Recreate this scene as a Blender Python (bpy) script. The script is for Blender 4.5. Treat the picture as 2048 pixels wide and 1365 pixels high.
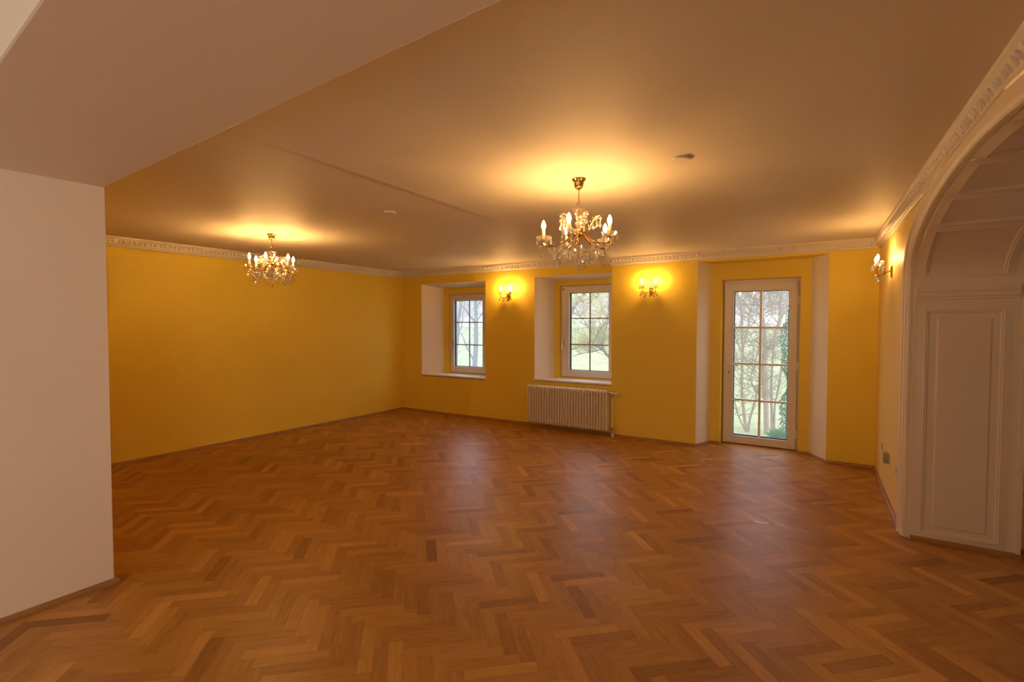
import bpy, bmesh, math, random
from mathutils import Vector, Matrix
PI = math.pi
SC = bpy.context.scene
COL = SC.collection
for o in list(bpy.data.objects):
    bpy.data.objects.remove(o)

# ------------------------------------------------------------------ camera
CAMZ = 1.54
cam_d = bpy.data.cameras.new('camera')
cam_d.sensor_width = 36.0
cam_d.lens = 36.0 * 998.0 / 2048.0
cam_d.clip_start = 0.02
cam = bpy.data.objects.new('camera', cam_d)
COL.objects.link(cam)
cam.location = (0, 0, CAMZ)
cam.rotation_euler = (math.radians(90 - 1.893), 0, math.radians(32.26))
SC.camera = cam

# ------------------------------------------------------------------ world / view
w = bpy.data.worlds.new('sky')
SC.world = w
w.use_nodes = True
bg = w.node_tree.nodes['Background']
bg.inputs[0].default_value = (0.86, 0.93, 1.12, 1)
bg.inputs[1].default_value = 3.1
SC.view_settings.view_transform = 'Standard'
SC.view_settings.look = 'None'
SC.view_settings.gamma = 1.0
SC.view_settings.exposure = 0.12
SC.view_settings.use_curve_mapping = False
cy = SC.cycles
cy.use_denoising = True
cy.max_bounces = 12
cy.diffuse_bounces = 6
cy.glossy_bounces = 4
cy.transmission_bounces = 8
cy.transparent_max_bounces = 24
cy.caustics_reflective = False
cy.caustics_refractive = False
cy.sample_clamp_indirect = 4.0
cy.blur_glossy = 0.5

def area(name, loc, rot, sx, sy, power, col, portal=False):
    d = bpy.data.lights.new(name, 'AREA')
    d.shape = 'RECTANGLE'; d.size = sx; d.size_y = sy
    d.energy = power; d.color = col
    d.cycles.is_portal = portal
    o = bpy.data.objects.new(name, d); COL.objects.link(o)
    o.location = loc; o.rotation_euler = rot
    return o
# fill lights added in unseen near-room openings, beside and behind the camera
area('near_side_fill', (0.66, -1.7, 1.5), (0, math.radians(90), 0), 1.4, 1.8, 21, (1.0, 0.78, 0.52))
area('near_back_fill', (-3.7, -3.57, 1.5), (math.radians(90), 0, 0), 1.4, 1.5, 7.5, (1.0, 0.84, 0.62))
# sky portals in the two windows, the garden door and the side room window
area('window_portal', (-5.3, 7.06, 1.4), (math.radians(-90), 0, 0), 0.8, 1.4, 1, (1, 1, 1), True)
area('window_portal', (-3.05, 7.06, 1.45), (math.radians(-90), 0, 0), 0.9, 1.4, 1, (1, 1, 1), True)
area('door_portal', (-0.71, 7.06, 1.05), (math.radians(-90), 0, 0), 0.85, 2.1, 1, (1, 1, 1), True)
area('side_window_portal', (2.4, 4.72, 1.45), (math.radians(-90), 0, 0), 1.0, 1.4, 1, (1, 1, 1), True)

BULB_COL = (1.0, 0.515, 0.155)
BULB_L = 440.0

# ------------------------------------------------------------------ materials
def mat(name, col, rough=0.5, metal=0.0, spec=0.5, noise=0.0, nscale=6.0, bump=0.0, bscale=60.0, coat=0.0):
    m = bpy.data.materials.new(name); m.use_nodes = True
    nt = m.node_tree; b = nt.nodes['Principled BSDF']
    b.inputs['Base Color'].default_value = (*col, 1)
    b.inputs['Roughness'].default_value = rough
    b.inputs['Metallic'].default_value = metal
    b.inputs['Specular IOR Level'].default_value = spec
    b.inputs['Coat Weight'].default_value = coat
    tc = nt.nodes.new('ShaderNodeTexCoord')
    if noise > 0:
        n = nt.nodes.new('ShaderNodeTexNoise'); n.inputs['Scale'].default_value = nscale
        n.inputs['Detail'].default_value = 4
        nt.links.new(tc.outputs['Object'], n.inputs['Vector'])
        r = nt.nodes.new('ShaderNodeMix'); r.data_type = 'RGBA'
        r.inputs[6].default_value = (*[c * (1 - noise) for c in col], 1)
        r.inputs[7].default_value = (*[min(1, c * (1 + noise)) for c in col], 1)
        nt.links.new(n.outputs['Fac'], r.inputs[0])
        nt.links.new(r.outputs[2], b.inputs['Base Color'])
    if bump > 0:
        n2 = nt.nodes.new('ShaderNodeTexNoise'); n2.inputs['Scale'].default_value = bscale
        nt.links.new(tc.outputs['Object'], n2.inputs['Vector'])
        bp = nt.nodes.new('ShaderNodeBump'); bp.inputs['Strength'].default_value = bump
        bp.inputs['Distance'].default_value = 0.003
        nt.links.new(n2.outputs['Fac'], bp.inputs['Height'])
        nt.links.new(bp.outputs[0], b.inputs['Normal'])
    return m

M = {}
M['yellow'] = mat('yellow_wall_paint', (0.86, 0.655, 0.078), 0.55, spec=0.35, noise=0.03, nscale=2, bump=0.12, bscale=35)
M['cream'] = mat('cream_wall_paint', (0.87, 0.68, 0.25), 0.55, spec=0.35, noise=0.03, nscale=2, bump=0.12, bscale=35)
M['white'] = mat('white_wall_paint', (0.86, 0.785, 0.65), 0.6, spec=0.3, noise=0.02, nscale=2, bump=0.08, bscale=30)
M['ceiling'] = mat('white_ceiling_paint', (0.83, 0.77, 0.68), 0.6, spec=0.25, noise=0.03, nscale=1.5, bump=0.1, bscale=12)
M['trim'] = mat('white_trim_paint', (0.78, 0.73, 0.65), 0.4, spec=0.45)
M['gloss'] = mat('white_gloss_paint', (0.79, 0.71, 0.57), 0.28, spec=0.5)
M['sill'] = mat('white_sill_board', (0.88, 0.87, 0.86), 0.32, spec=0.6)
M['frame'] = mat('white_frame_plastic', (0.78, 0.74, 0.69), 0.3, spec=0.5)
M['muntin'] = mat('backlit_muntin', (0.30, 0.24, 0.22), 0.4)  # backlit darkness of the white bars put into the colour
M['spacer'] = mat('black_gasket', (0.02, 0.02, 0.025), 0.5)
M['radiator'] = mat('white_radiator_enamel', (0.80, 0.74, 0.64), 0.3, spec=0.5)
M['chrome'] = mat('worn_chrome', (0.35, 0.32, 0.28), 0.3, metal=1)
M['silver'] = mat('brushed_silver', (0.75, 0.73, 0.70), 0.3, metal=1)
M['brass'] = mat('polished_brass', (0.78, 0.50, 0.13), 0.16, metal=1)
M['candle'] = mat('ivory_candle_sleeve', (0.82, 0.74, 0.60), 0.4)
M['socket'] = mat('white_socket_plastic', (0.75, 0.74, 0.72), 0.35)
M['greybox'] = mat('grey_plastic', (0.34, 0.33, 0.27), 0.45)
M['dark'] = mat('dark_plastic', (0.03, 0.03, 0.03), 0.4)
M['bark'] = mat('grey_bark', (0.20, 0.19, 0.195), 0.9, spec=0.1, noise=0.3, nscale=30, bump=0.5, bscale=40)
M['bark2'] = mat('brown_bark', (0.46, 0.35, 0.29), 0.9, spec=0.1, noise=0.3, nscale=30, bump=0.5, bscale=40)
M['twig'] = mat('thin_twig_bark', (0.36, 0.28, 0.23), 0.9, spec=0.1)
M['lawn'] = mat('spring_grass', (0.33, 0.365, 0.185), 0.95, spec=0.1, noise=0.45, nscale=2.2, bump=0.6, bscale=30)
M['hill'] = mat('leaf_litter_hillside', (0.36, 0.31, 0.28), 0.95, spec=0.05, noise=0.35, nscale=0.6)
M['gwall'] = mat('pale_render', (0.85, 0.83, 0.80), 0.8)
M['roof'] = mat('pale_roof_tiles', (0.55, 0.38, 0.33), 0.8)
M['outside'] = mat('outer_render', (0.6, 0.58, 0.54), 0.8)

def leafmat(name, col):
    m = bpy.data.materials.new(name); m.use_nodes = True
    nt = m.node_tree; nt.nodes.clear()
    out = nt.nodes.new('ShaderNodeOutputMaterial')
    d = nt.nodes.new('ShaderNodeBsdfDiffuse'); t = nt.nodes.new('ShaderNodeBsdfTranslucent')
    d.inputs[0].default_value = (*col, 1); t.inputs[0].default_value = (*col, 1)
    x = nt.nodes.new('ShaderNodeMixShader'); x.inputs[0].default_value = 0.5
    nt.links.new(d.outputs[0], x.inputs[1]); nt.links.new(t.outputs[0], x.inputs[2])
    nt.links.new(x.outputs[0], out.inputs[0])
    return m
M['leaf'] = leafmat('young_yellow_green_leaf', (0.62, 0.68, 0.22))
M['leaf2'] = leafmat('fresh_green_leaf', (0.34, 0.50, 0.16))
M['ivy'] = leafmat('dark_ivy_leaf', (0.13, 0.25, 0.14))
M['shrub'] = leafmat('evergreen_leaf', (0.12, 0.32, 0.11))

def schlick(nt, f0):
    lw = nt.nodes.new('ShaderNodeLayerWeight'); lw.inputs[0].default_value = 0.5
    p = nt.nodes.new('ShaderNodeMath'); p.operation = 'POWER'; p.inputs[1].default_value = 5
    nt.links.new(lw.outputs['Facing'], p.inputs[0])
    q = nt.nodes.new('ShaderNodeMath'); q.operation = 'MULTIPLY_ADD'; q.inputs[1].default_value = 1-f0; q.inputs[2].default_value = f0
    nt.links.new(p.outputs[0], q.inputs[0]); return q.outputs[0]
def glassmat(name, haze, hcol):
    m = bpy.data.materials.new(name); m.use_nodes = True
    nt = m.node_tree; nt.nodes.clear()
    out = nt.nodes.new('ShaderNodeOutputMaterial')
    tr = nt.nodes.new('ShaderNodeBsdfTransparent'); gl = nt.nodes.new('ShaderNodeBsdfGlossy')
    gl.inputs['Roughness'].default_value = 0.02
    x = nt.nodes.new('ShaderNodeMixShader')
    nt.links.new(schlick(nt, 0.04), x.inputs[0])
    last = tr
    if haze > 0:
        tl = nt.nodes.new('ShaderNodeBsdfTranslucent'); tl.inputs[0].default_value = (*hcol, 1)
        h = nt.nodes.new('ShaderNodeMixShader'); h.inputs[0].default_value = haze
        nt.links.new(tr.outputs[0], h.inputs[1]); nt.links.new(tl.outputs[0], h.inputs[2])
        last = h
    nt.links.new(last.outputs[0], x.inputs[1]); nt.links.new(gl.outputs[0], x.inputs[2])
    nt.links.new(x.outputs[0], out.inputs[0])
    return m
M['pane'] = glassmat('clear_window_glass', 0.06, (0.9, 0.95, 1.0))
M['hazy'] = glassmat('dusty_window_glass', 0.12, (0.66, 0.80, 1.0))

def crystalmat(name, milk, clear):
    m = bpy.data.materials.new(name); m.use_nodes = True
    nt = m.node_tree; nt.nodes.clear()
    out = nt.nodes.new('ShaderNodeOutputMaterial')
    tr = nt.nodes.new('ShaderNodeBsdfTransparent'); tr.inputs[0].default_value = (0.97, 0.94, 0.88, 1)
    g = nt.nodes.new('ShaderNodeBsdfGlass'); g.inputs['IOR'].default_value = 1.55
    gl = nt.nodes.new('ShaderNodeBsdfGlossy'); gl.inputs['Roughness'].default_value = 0.05
    tl = nt.nodes.new('ShaderNodeBsdfTranslucent'); tl.inputs[0].default_value = (0.95, 0.93, 0.90, 1)
    df = nt.nodes.new('ShaderNodeBsdfDiffuse'); df.inputs[0].default_value = (0.9, 0.88, 0.85, 1)
    def mx(f, p, q):
        k = nt.nodes.new('ShaderNodeMixShader')
        if isinstance(f, float): k.inputs[0].default_value = f
        else: nt.links.new(f, k.inputs[0])
        nt.links.new(p.outputs[0], k.inputs[1]); nt.links.new(q.outputs[0], k.inputs[2]); return k
    sc = mx(0.5, tl, df)
    a = mx(clear, g, tr)
    a = mx(milk, a, sc)
    b = mx(schlick(nt, 0.17), a, gl)
    nt.links.new(b.outputs[0], out.inputs[0])
    return m
M['crystal'] = crystalmat('cut_crystal', 0.26, 0.50)
M['panglass'] = crystalmat('clear_pan_glass', 0.10, 0.70)

def emis(name, col, s):
    m = bpy.data.materials.new(name); m.use_nodes = True
    nt = m.node_tree; nt.nodes.clear()
    out = nt.nodes.new('ShaderNodeOutputMaterial'); e = nt.nodes.new('ShaderNodeEmission')
    e.inputs[0].default_value = (*col, 1)
    # an upright filament shines sideways more than along its own axis
    g = nt.nodes.new('ShaderNodeNewGeometry'); sp = nt.nodes.new('ShaderNodeSeparateXYZ')
    nt.links.new(g.outputs['Normal'], sp.inputs[0])
    q = nt.nodes.new('ShaderNodeMath'); q.operation = 'MULTIPLY'
    nt.links.new(sp.outputs[2], q.inputs[0]); nt.links.new(sp.outputs[2], q.inputs[1])
    k = nt.nodes.new('ShaderNodeMath'); k.operation = 'MULTIPLY_ADD'; k.inputs[1].default_value = -0.9*s; k.inputs[2].default_value = s
    nt.links.new(q.outputs[0], k.inputs[0]); nt.links.new(k.outputs[0], e.inputs[1])
    nt.links.new(e.outputs[0], out.inputs[0])
    return m
M['bulb'] = emis('lit_candle_bulb', BULB_COL, BULB_L)
M['bulb_strong'] = emis('bright_candle_bulb', BULB_COL, BULB_L*1.6)
M['bulb_medium'] = emis('wall_lamp_bulb', BULB_COL, BULB_L*1.05)

def woodmat(name, dark, light, attr=True, rough=0.36):
    m = bpy.data.materials.new(name); m.use_nodes = True
    nt = m.node_tree; b = nt.nodes['Principled BSDF']
    b.inputs['Specular IOR Level'].default_value = 0.4
    uv = nt.nodes.new('ShaderNodeUVMap')
    mp = nt.nodes.new('ShaderNodeMapping'); mp.inputs['Scale'].default_value = (3.0, 60.0, 1)
    nt.links.new(uv.outputs[0], mp.inputs[0])
    n = nt.nodes.new('ShaderNodeTexNoise'); n.inputs['Scale'].default_value = 1.6
    n.inputs['Detail'].default_value = 6; n.inputs['Roughness'].default_value = 0.62
    n.inputs['Distortion'].default_value = 0.9
    nt.links.new(mp.outputs[0], n.inputs['Vector'])
    mp2 = nt.nodes.new('ShaderNodeMapping'); mp2.inputs['Scale'].default_value = (5.0, 18.0, 1)
    nt.links.new(uv.outputs[0], mp2.inputs[0])
    n2 = nt.nodes.new('ShaderNodeTexNoise'); n2.inputs['Scale'].default_value = 1.0
    n2.inputs['Detail'].default_value = 3; n2.inputs['Distortion'].default_value = 1.5
    nt.links.new(mp2.outputs[0], n2.inputs['Vector'])
    mix = nt.nodes.new('ShaderNodeMix'); mix.data_type = 'RGBA'
    mix.inputs[6].default_value = (*dark, 1); mix.inputs[7].default_value = (*light, 1)
    def math_(op, a, c):
        k = nt.nodes.new('ShaderNodeMath'); k.operation = op
        for i, v in enumerate((a, c)):
            if isinstance(v, float): k.inputs[i].default_value = v
            else: nt.links.new(v, k.inputs[i])
        return k.outputs[0]
    g = math_('MULTIPLY_ADD', n.outputs['Fac'], 0.75)
    g.node.inputs[2].default_value = -0.375
    g2 = math_('MULTIPLY_ADD', n2.outputs['Fac'], 0.5)
    g2.node.inputs[2].default_value = -0.25
    s = math_('ADD', g, g2)
    if attr:
        at = nt.nodes.new('ShaderNodeAttribute'); at.attribute_name = 'tone'
        s = math_('ADD', s, at.outputs['Fac'])
    else:
        s = math_('ADD', s, 0.4)
    nt.links.new(s, mix.inputs[0])
    nt.links.new(mix.outputs[2], b.inputs['Base Color'])
    r = math_('MULTIPLY_ADD', n.outputs['Fac'], 0.14); r.node.inputs[2].default_value = rough - 0.05
    nt.links.new(r, b.inputs['Roughness'])
    return m
M['parquet'] = woodmat('oak_parquet', (0.26, 0.102, 0.018), (0.66, 0.345, 0.085))
M['oak'] = woodmat('oak_moulding', (0.24, 0.11, 0.035), (0.50, 0.26, 0.10), attr=False, rough=0.4)

# ------------------------------------------------------------------ mesh builder
class MB:
    def __init__(s): s.v = []; s.f = []; s.m = []
    def vert(s, p): s.v.append(tuple(p)); return len(s.v) - 1
    def face(s, pts, m=0):
        s.f.append([s.vert(p) for p in pts]); s.m.append(m)
    def box(s, x0, x1, y0, y1, z0, z1, m=0):
        i = len(s.v)
        for x in (x0, x1):
            for y in (y0, y1):
                for z in (z0, z1): s.v.append((x, y, z))
        for q in ((0,1,3,2),(4,6,7,5),(0,4,5,1),(2,3,7,6),(0,2,6,4),(1,5,7,3)):
            s.f.append([i+k for k in q]); s.m.append(m)
    def ring(s, ox0, ox1, oz0, oz1, ix0, ix1, iz0, iz1, y0, y1, m=0):
        """mitred rectangular frame in the xz plane"""
        O = [(ox0, oz0), (ox1, oz0), (ox1, oz1), (ox0, oz1)]; I = [(ix0, iz0), (ix1, iz0), (ix1, iz1), (ix0, iz1)]
        for k in range(4):
            j = (k+1) % 4; P = lambda q, y: (q[0], y, q[1])
            s.face([P(O[k], y0), P(O[j], y0), P(I[j], y0), P(I[k], y0)], m)
            s.face([P(O[k], y1), P(O[j], y1), P(I[j], y1), P(I[k], y1)], m)
            s.face([P(O[k], y0), P(O[j], y0), P(O[j], y1), P(O[k], y1)], m)
            s.face([P(I[k], y0), P(I[j], y0), P(I[j], y1), P(I[k], y1)], m)
    def prism(s, plan, z0, z1, m=0, mf=None):
        n = len(plan); i = len(s.v)
        for z in (z0, z1):
            for p in plan: s.v.append((p[0], p[1], z))
        s.f.append([i+k for k in reversed(range(n))]); s.m.append(m)
        s.f.append([i+n+k for k in range(n)]); s.m.append(m)
        for k in range(n):
            k2 = (k+1) % n
            s.f.append([i+k, i+k2, i+n+k2, i+n+k]); s.m.append(mf[k] if mf else m)
    def lathe(s, prof, c=(0,0,0), seg=16, m=0):
        i = len(s.v); n = len(prof)
        for r, z in prof:
            for k in range(seg):
                a = 2*PI*k/seg
                s.v.append((c[0]+r*math.cos(a), c[1]+r*math.sin(a), c[2]+z))
        for j in range(n-1):
            for k in range(seg):
                k2 = (k+1) % seg
                s.f.append([i+j*seg+k, i+j*seg+k2, i+(j+1)*seg+k2, i+(j+1)*seg+k]); s.m.append(m)
        if prof[0][0] > 1e-5: s.f.append([i+k for k in reversed(range(seg))]); s.m.append(m)
        if prof[-1][0] > 1e-5: s.f.append([i+(n-1)*seg+k for k in range(seg)]); s.m.append(m)
    def tube(s, pts, rad, seg=8, m=0, cap=True):
        pts = [Vector(p) for p in pts]; n = len(pts)
        if not hasattr(rad, '__len__'): rad = [rad]*n
        i = len(s.v); up = None
        for j, p in enumerate(pts):
            t = (pts[min(j+1, n-1)] - pts[max(j-1, 0)])
            if t.length < 1e-9: t = Vector((0,0,1))
            t.normalize()
            if up is None:
                a = Vector((0,0,1)) if abs(t.z) < 0.9 else Vector((1,0,0))
                up = (a - t*a.dot(t)).normalized()
            else:
                up = up - t*up.dot(t)
                up = up.normalized() if up.length > 1e-6 else t.orthogonal().normalized()
            b = t.cross(up)
            for k in range(seg):
                a = 2*PI*k/seg
                s.v.append(tuple(p + (up*math.cos(a) + b*math.sin(a))*rad[j]))
        for j in range(n-1):
            for k in range(seg):
                k2 = (k+1) % seg
                s.f.append([i+j*seg+k, i+j*seg+k2, i+(j+1)*seg+k2, i+(j+1)*seg+k]); s.m.append(m)
        if cap:
            s.f.append([i+k for k in reversed(range(seg))]); s.m.append(m)
            s.f.append([i+(n-1)*seg+k for k in range(seg)]); s.m.append(m)
    def ball(s, c, r, seg=8, rings=5, sq=(1,1,1), m=0):
        prof = [(max(1e-6, r*math.sin(PI*j/rings)), -r*math.cos(PI*j/rings)) for j in range(rings+1)]
        i = len(s.v); s.lathe(prof, (0,0,0), seg, m)
        for k in range(i, len(s.v)):
            v = s.v[k]; s.v[k] = (c[0]+v[0]*sq[0], c[1]+v[1]*sq[1], c[2]+v[2]*sq[2])
    def build(s, name, mats, parent=None, smooth=None, bevel=0, clean=True):
        me = bpy.data.meshes.new(name)
        me.from_pydata(s.v, [], s.f)
        if not isinstance(mats, (list, tuple)): mats = [mats]
        for x in mats: me.materials.append(x)
        me.polygons.foreach_set('material_index', s.m)
        bm = bmesh.new(); bm.from_mesh(me)
        if clean: bmesh.ops.remove_doubles(bm, verts=bm.verts, dist=1e-5)
        bmesh.ops.recalc_face_normals(bm, faces=bm.faces)
        bm.to_mesh(me); bm.free()
        o = bpy.data.objects.new(name, me); COL.objects.link(o)
        if parent: o.parent = parent
        if smooth is not None:
            me.polygons.foreach_set('use_smooth', [True]*len(me.polygons))
            try: me.set_sharp_from_angle(angle=math.radians(smooth))
            except Exception: pass
        if bevel:
            b = o.modifiers.new('bevel', 'BEVEL'); b.width = bevel; b.segments = 2; b.limit_method = 'ANGLE'
        return o

def empty(name, loc, rz=0, parent=None):
    o = bpy.data.objects.new(name, None); COL.objects.link(o)
    o.empty_display_size = 0.1
    o.location = loc; o.rotation_euler = (0, 0, rz)
    if parent: o.parent = parent
    return o
def tag(o, label, cat, group=None, kind=None):
    o['label'] = label; o['category'] = cat
    if group: o['group'] = group
    if kind: o['kind'] = kind
    return o
def struct(o, label, cat='wall'):
    o['kind'] = 'structure'; o['label'] = label; o['category'] = cat
    return o
def put(src, parent, loc=(0,0,0), rz=0, scale=1.0):
    c = src.copy(); COL.objects.link(c); c.parent = parent
    c.location = loc; c.rotation_euler = (0, 0, rz); c.scale = (scale,)*3
    return c
def catmull(pts, n=6):
    P = [Vector(p) for p in pts]; P = [P[0]*2-P[1]] + P + [P[-1]*2-P[-2]]
    out = []
    for i in range(1, len(P)-2):
        a, b, c, d = P[i-1:i+3]
        for k in range(n):
            t = k/n
            out.append(0.5*((2*b)+(c-a)*t+(2*a-5*b+4*c-d)*t*t+(3*b-a-3*c+d)*t**3))
    out.append(P[-2]); return out

# ------------------------------------------------------------------ room dimensions
XL = -6.53                      # left wall
YA, YB = 6.61, 6.535            # far wall, left and right of the jog
XJ = -2.505                     # the jog
ZA, ZB = 2.493, 2.453             # ceilings
YO = 7.10                       # outer face of the far wall
def xw(y): return 0.455 + 0.019016*(6.57 - y)      # right wall, slightly out of true
def yfar(x): return 1.21 - 0.0568*(x + 3.565)      # beam edges
def ynear(x): return 0.552 - 0.0595*(x + 3.565)
BZ = 2.334

# floor: one mesh of oak blocks laid in herringbone
def make_floor():
    W_, L_ = 0.0665, 0.3325
    a = math.radians(-46.7)
    e1 = Vector((math.cos(a), math.sin(a))); e2 = Vector((-e1.y, e1.x))
    O = Vector((-1.175, 2.609))
    rng = random.Random(5)
    v = []; f = []; tone = []; uvs = []
    x0, x1, y0, y1 = -6.6, 3.45, -3.6, 7.02
    g = 0.0005
    lat = set()
    R = 150
    for i in range(-R, R):
        for j in range(-30, 30):
            p = O + (e1+e2)*(W_*i) + (e1-e2)*(L_*j)
            if not (x0-.5 < p.x < x1+.5 and y0-.5 < p.y < y1+.5): continue
            for kind in (0, 1):
                if kind == 0: c = [(0,0),(L_,0),(L_,W_),(0,W_)]; U = e1; V = e2
                else: c = [(0,W_),(W_,W_),(W_,W_+L_),(0,W_+L_)]; U = e2; V = e1
                cxm = sum(q[0] for q in c)/4; cym = sum(q[1] for q in c)/4
                pts = []; uv = []
                off = (rng.uniform(0, 80), rng.uniform(0, 80))
                for q in c:
                    qa = q[0] + (g if q[0] < cxm else -g); qb = q[1] + (g if q[1] < cym else -g)
                    P = p + e1*qa + e2*qb
                    pts.append(P); uv.append((qa+off[0], qb+off[1]) if kind == 0 else (qb+off[0], qa+off[1]))
                t = min(0.95, max(0.02, rng.gauss(0.42, 0.13)))
                if rng.random() < 0.06: t += 0.2
                if rng.random() < 0.08: t -= 0.13
                if any(not (x0 < P.x < x1 and y0 < P.y < y1) for P in pts):
                    # clip to the floor rectangle
                    poly = [(P.x, P.y, u[0], u[1]) for P, u in zip(pts, uv)]
                    for ax, lim, sg in ((0, x0, 1), (0, x1, -1), (1, y0, 1), (1, y1, -1)):
                        out = []
                        for k in range(len(poly)):
                            A, B = poly[k], poly[(k+1) % len(poly)]
                            da, db = (A[ax]-lim)*sg, (B[ax]-lim)*sg
                            if da >= 0: out.append(A)
                            if da*db < 0:
                                s_ = da/(da-db); out.append(tuple(A[z]+(B[z]-A[z])*s_ for z in range(4)))
                        poly = out
                        if not poly: break
                    if len(poly) < 3: continue
                    pts = [Vector((q[0], q[1])) for q in poly]; uv = [(q[2], q[3]) for q in poly]
                b = len(v)
                for P in pts: v.append((P.x, P.y, 0.0))
                f.append(list(range(b, b+len(pts)))); tone.append(t); uvs.append(uv)
    # the dark bed under the blocks
    b = len(v)
    for q in ((x0,y0),(x1,y0),(x1,y1),(x0,y1)): v.append((q[0], q[1], -0.0015))
    f.append([b,b+1,b+2,b+3]); tone.append(-0.2); uvs.append([(0,0),(1,0),(1,1),(0,1)])
    for q in ((x0,y0),(x1,y0),(x1,y1),(x0,y1)): v.append((q[0], q[1], -0.06))
    f.append([b+7,b+6,b+5,b+4]); tone.append(-0.2); uvs.append([(0,0),(1,0),(1,1),(0,1)])
    me = bpy.data.meshes.new('floor'); me.from_pydata(v, [], f)
    me.materials.append(M['parquet'])
    at = me.attributes.new('tone', 'FLOAT', 'FACE'); at.data.foreach_set('value', tone)
    ul = me.uv_layers.new(name='UVMap')
    flat = [c for u in uvs for q in u for c in q]
    ul.data.foreach_set('uv', flat)
    o = bpy.data.objects.new('floor', me); COL.objects.link(o)
    struct(o, 'oak herringbone parquet floor of the whole room', 'floor')
make_floor()

# ceilings
b = MB()
b.prism([(-6.7, 0.9), (-2.385, 0.9), (-2.575, 7.2), (-6.7, 7.2)], ZA, 2.75)
b.prism([(-2.385, 0.9), (3.6, 0.9), (3.6, 7.2), (-2.575, 7.2)], ZB, 2.75)
struct(b.build('ceiling', M['ceiling']), 'white plaster ceiling of the yellow room with a slight step across it', 'ceiling')
b = MB(); b.box(-6.7, 3.6, -3.8, 0.9, 2.78, 2.95)
struct(b.build('ceiling', M['ceiling']), 'higher ceiling of the near room beyond the white beam', 'ceiling')

# left wall
b = MB(); b.box(XL-0.35, XL, 0.9, 7.1, 0, 2.7)
struct(b.build('wall_left', M['yellow']), 'yellow left wall without openings')

# far wall with splayed window and door niches
b = MB()
Y_, W_ = 0, 1
w1 = (-6.06, -4.68, 0.665, 2.25); w2 = (-3.765, XJ, 0.71, 2.262)
b.box(XL-0.1, w1[0], YA, YO, 0, 2.7, Y_)
b.box(w1[1], w2[0], YA, YO, 0, 2.7, Y_)
for q in (w1, w2):
    b.box(q[0], q[1], YA, YO, 0, q[2]-0.03, Y_)
    b.box(q[0], q[1], YA, YO, q[3], 2.7, Y_)
def niche(x0, x1, zb, zt, yf, yi, li, ri, zti, hx0, hx1, hz0, hz1):
    b.prism([(x0, yf), (x0, yi), (li, yi)], zb, zt, W_)
    b.prism([(x1, yf), (ri, yi), (x1, yi)], zb, zt, W_)
    # sloping head
    if zti < zt: b.face([(x0, yf, zt), (x1, yf, zt), (ri, yi, zti), (li, yi, zti)], W_)
    b.box(x0, hx0, yi, YO, zb, zt, Y_); b.box(hx1, x1, yi, YO, zb, zt, Y_)
    b.box(hx0, hx1, yi, YO, hz1, zt, Y_)
    if hz0 > zb: b.box(hx0, hx1, yi, YO, zb-0.03, hz0, Y_)
niche(*w1, YA, 6.93, -5.82, -4.79, 2.185, -5.705, -4.875, 0.685, 2.08)
niche(*w2, YA, 6.93, -3.595, -2.56, 2.212, -3.50, -2.575, 0.73, 2.135)
struct(b.build('wall_back', [M['yellow'], M['white']]), 'yellow far wall with two deep window niches')
b = MB()
b.box(XJ, -1.382, YB, YO, 0, 2.7, Y_); b.box(0.011, 0.9, YB, YO, 0, 2.7, Y_)
b.box(-1.382, 0.011, YB, YO, 2.32, 2.7, Y_)
niche(-1.382, 0.011, 0, 2.32, YB, 6.83, -1.262, -0.163, 2.32, -1.147, -0.270, 0, 2.108)
struct(b.build('wall_back', [M['yellow'], M['white']]), 'yellow far wall section with the splayed garden door niche')

# right wall with the panelled arch
CYA, AA, ZS, RI = 2.95, 1.57, 1.867, 0.415
XB = 1.10
RB = 0.03          # rabbet between archivolt and soffit
b = MB()
def xr(y): return xw(y) + RB
b.prism([(xw(6.9), 6.9), (xw(4.55), 4.55), (xr(4.55), 4.55), (xr(4.52), 4.52), (XB, 4.52), (XB, 6.9)], 0, 2.6, 0, [0, 1, 1, 1, 0, 0])
b.prism([(xr(1.38), 1.38), (xr(1.35), 1.35), (xw(1.35), 1.35), (xw(-0.8), -0.8), (XB, -0.8), (XB, 1.38)], 0, 2.6, 0, [1, 1, 2, 2, 0, 1])
b.prism([(xw(-2.6), -2.6), (xw(-3.7), -3.7), (XB, -3.7), (XB, -2.6)], 0, 2.6, 2)
b.prism([(xw(-0.8), -0.8), (xw(-2.6), -2.6), (XB, -2.6), (XB, -0.8)], 0, 0.8, 2)  # unseen opening added for the side fill light
b.prism([(xw(-0.8), -0.8), (xw(-2.6), -2.6), (XB, -2.6), (XB, -0.8)], 2.2, 2.6, 2)
NA = 48
arc = [(CYA + AA*math.cos(PI*k/NA), ZS + RI*math.sin(PI*k/NA)) for k in range(NA+1)]
def off(k, d):
    t = PI*k/NA; n = Vector((math.cos(t)/AA, math.sin(t)/RI)).normalized()
    return (arc[k][0]+n.x*d, arc[k][1]+n.y*d)
for k in range(NA):
    (y0, z0), (y1, z1) = arc[k], arc[k+1]
    (u0, v0), (u1, v1) = off(k, RB), off(k+1, RB)
    b.face([(xw(u0), u0, v0), (xw(u1), u1, v1), (xw(u1), u1, 2.6), (xw(u0), u0, 2.6)], 0)
    b.face([(xw(u0), u0, v0), (xr(u0), u0, v0), (xr(u1), u1, v1), (xw(u1), u1, v1)], 1)
    b.face([(xr(u0), u0, v0), (xr(y0), y0, z0), (xr(y1), y1, z1), (xr(u1), u1, v1)], 1)
    b.face([(XB, y0, z0), (XB, y1, z1), (XB, y1, 2.6), (XB, y0, 2.6)], 1)
    b.face([(xr(y0), y0, z0), (XB, y0, z0), (XB, y1, z1), (xr(y1), y1, z1)], 1)
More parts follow.
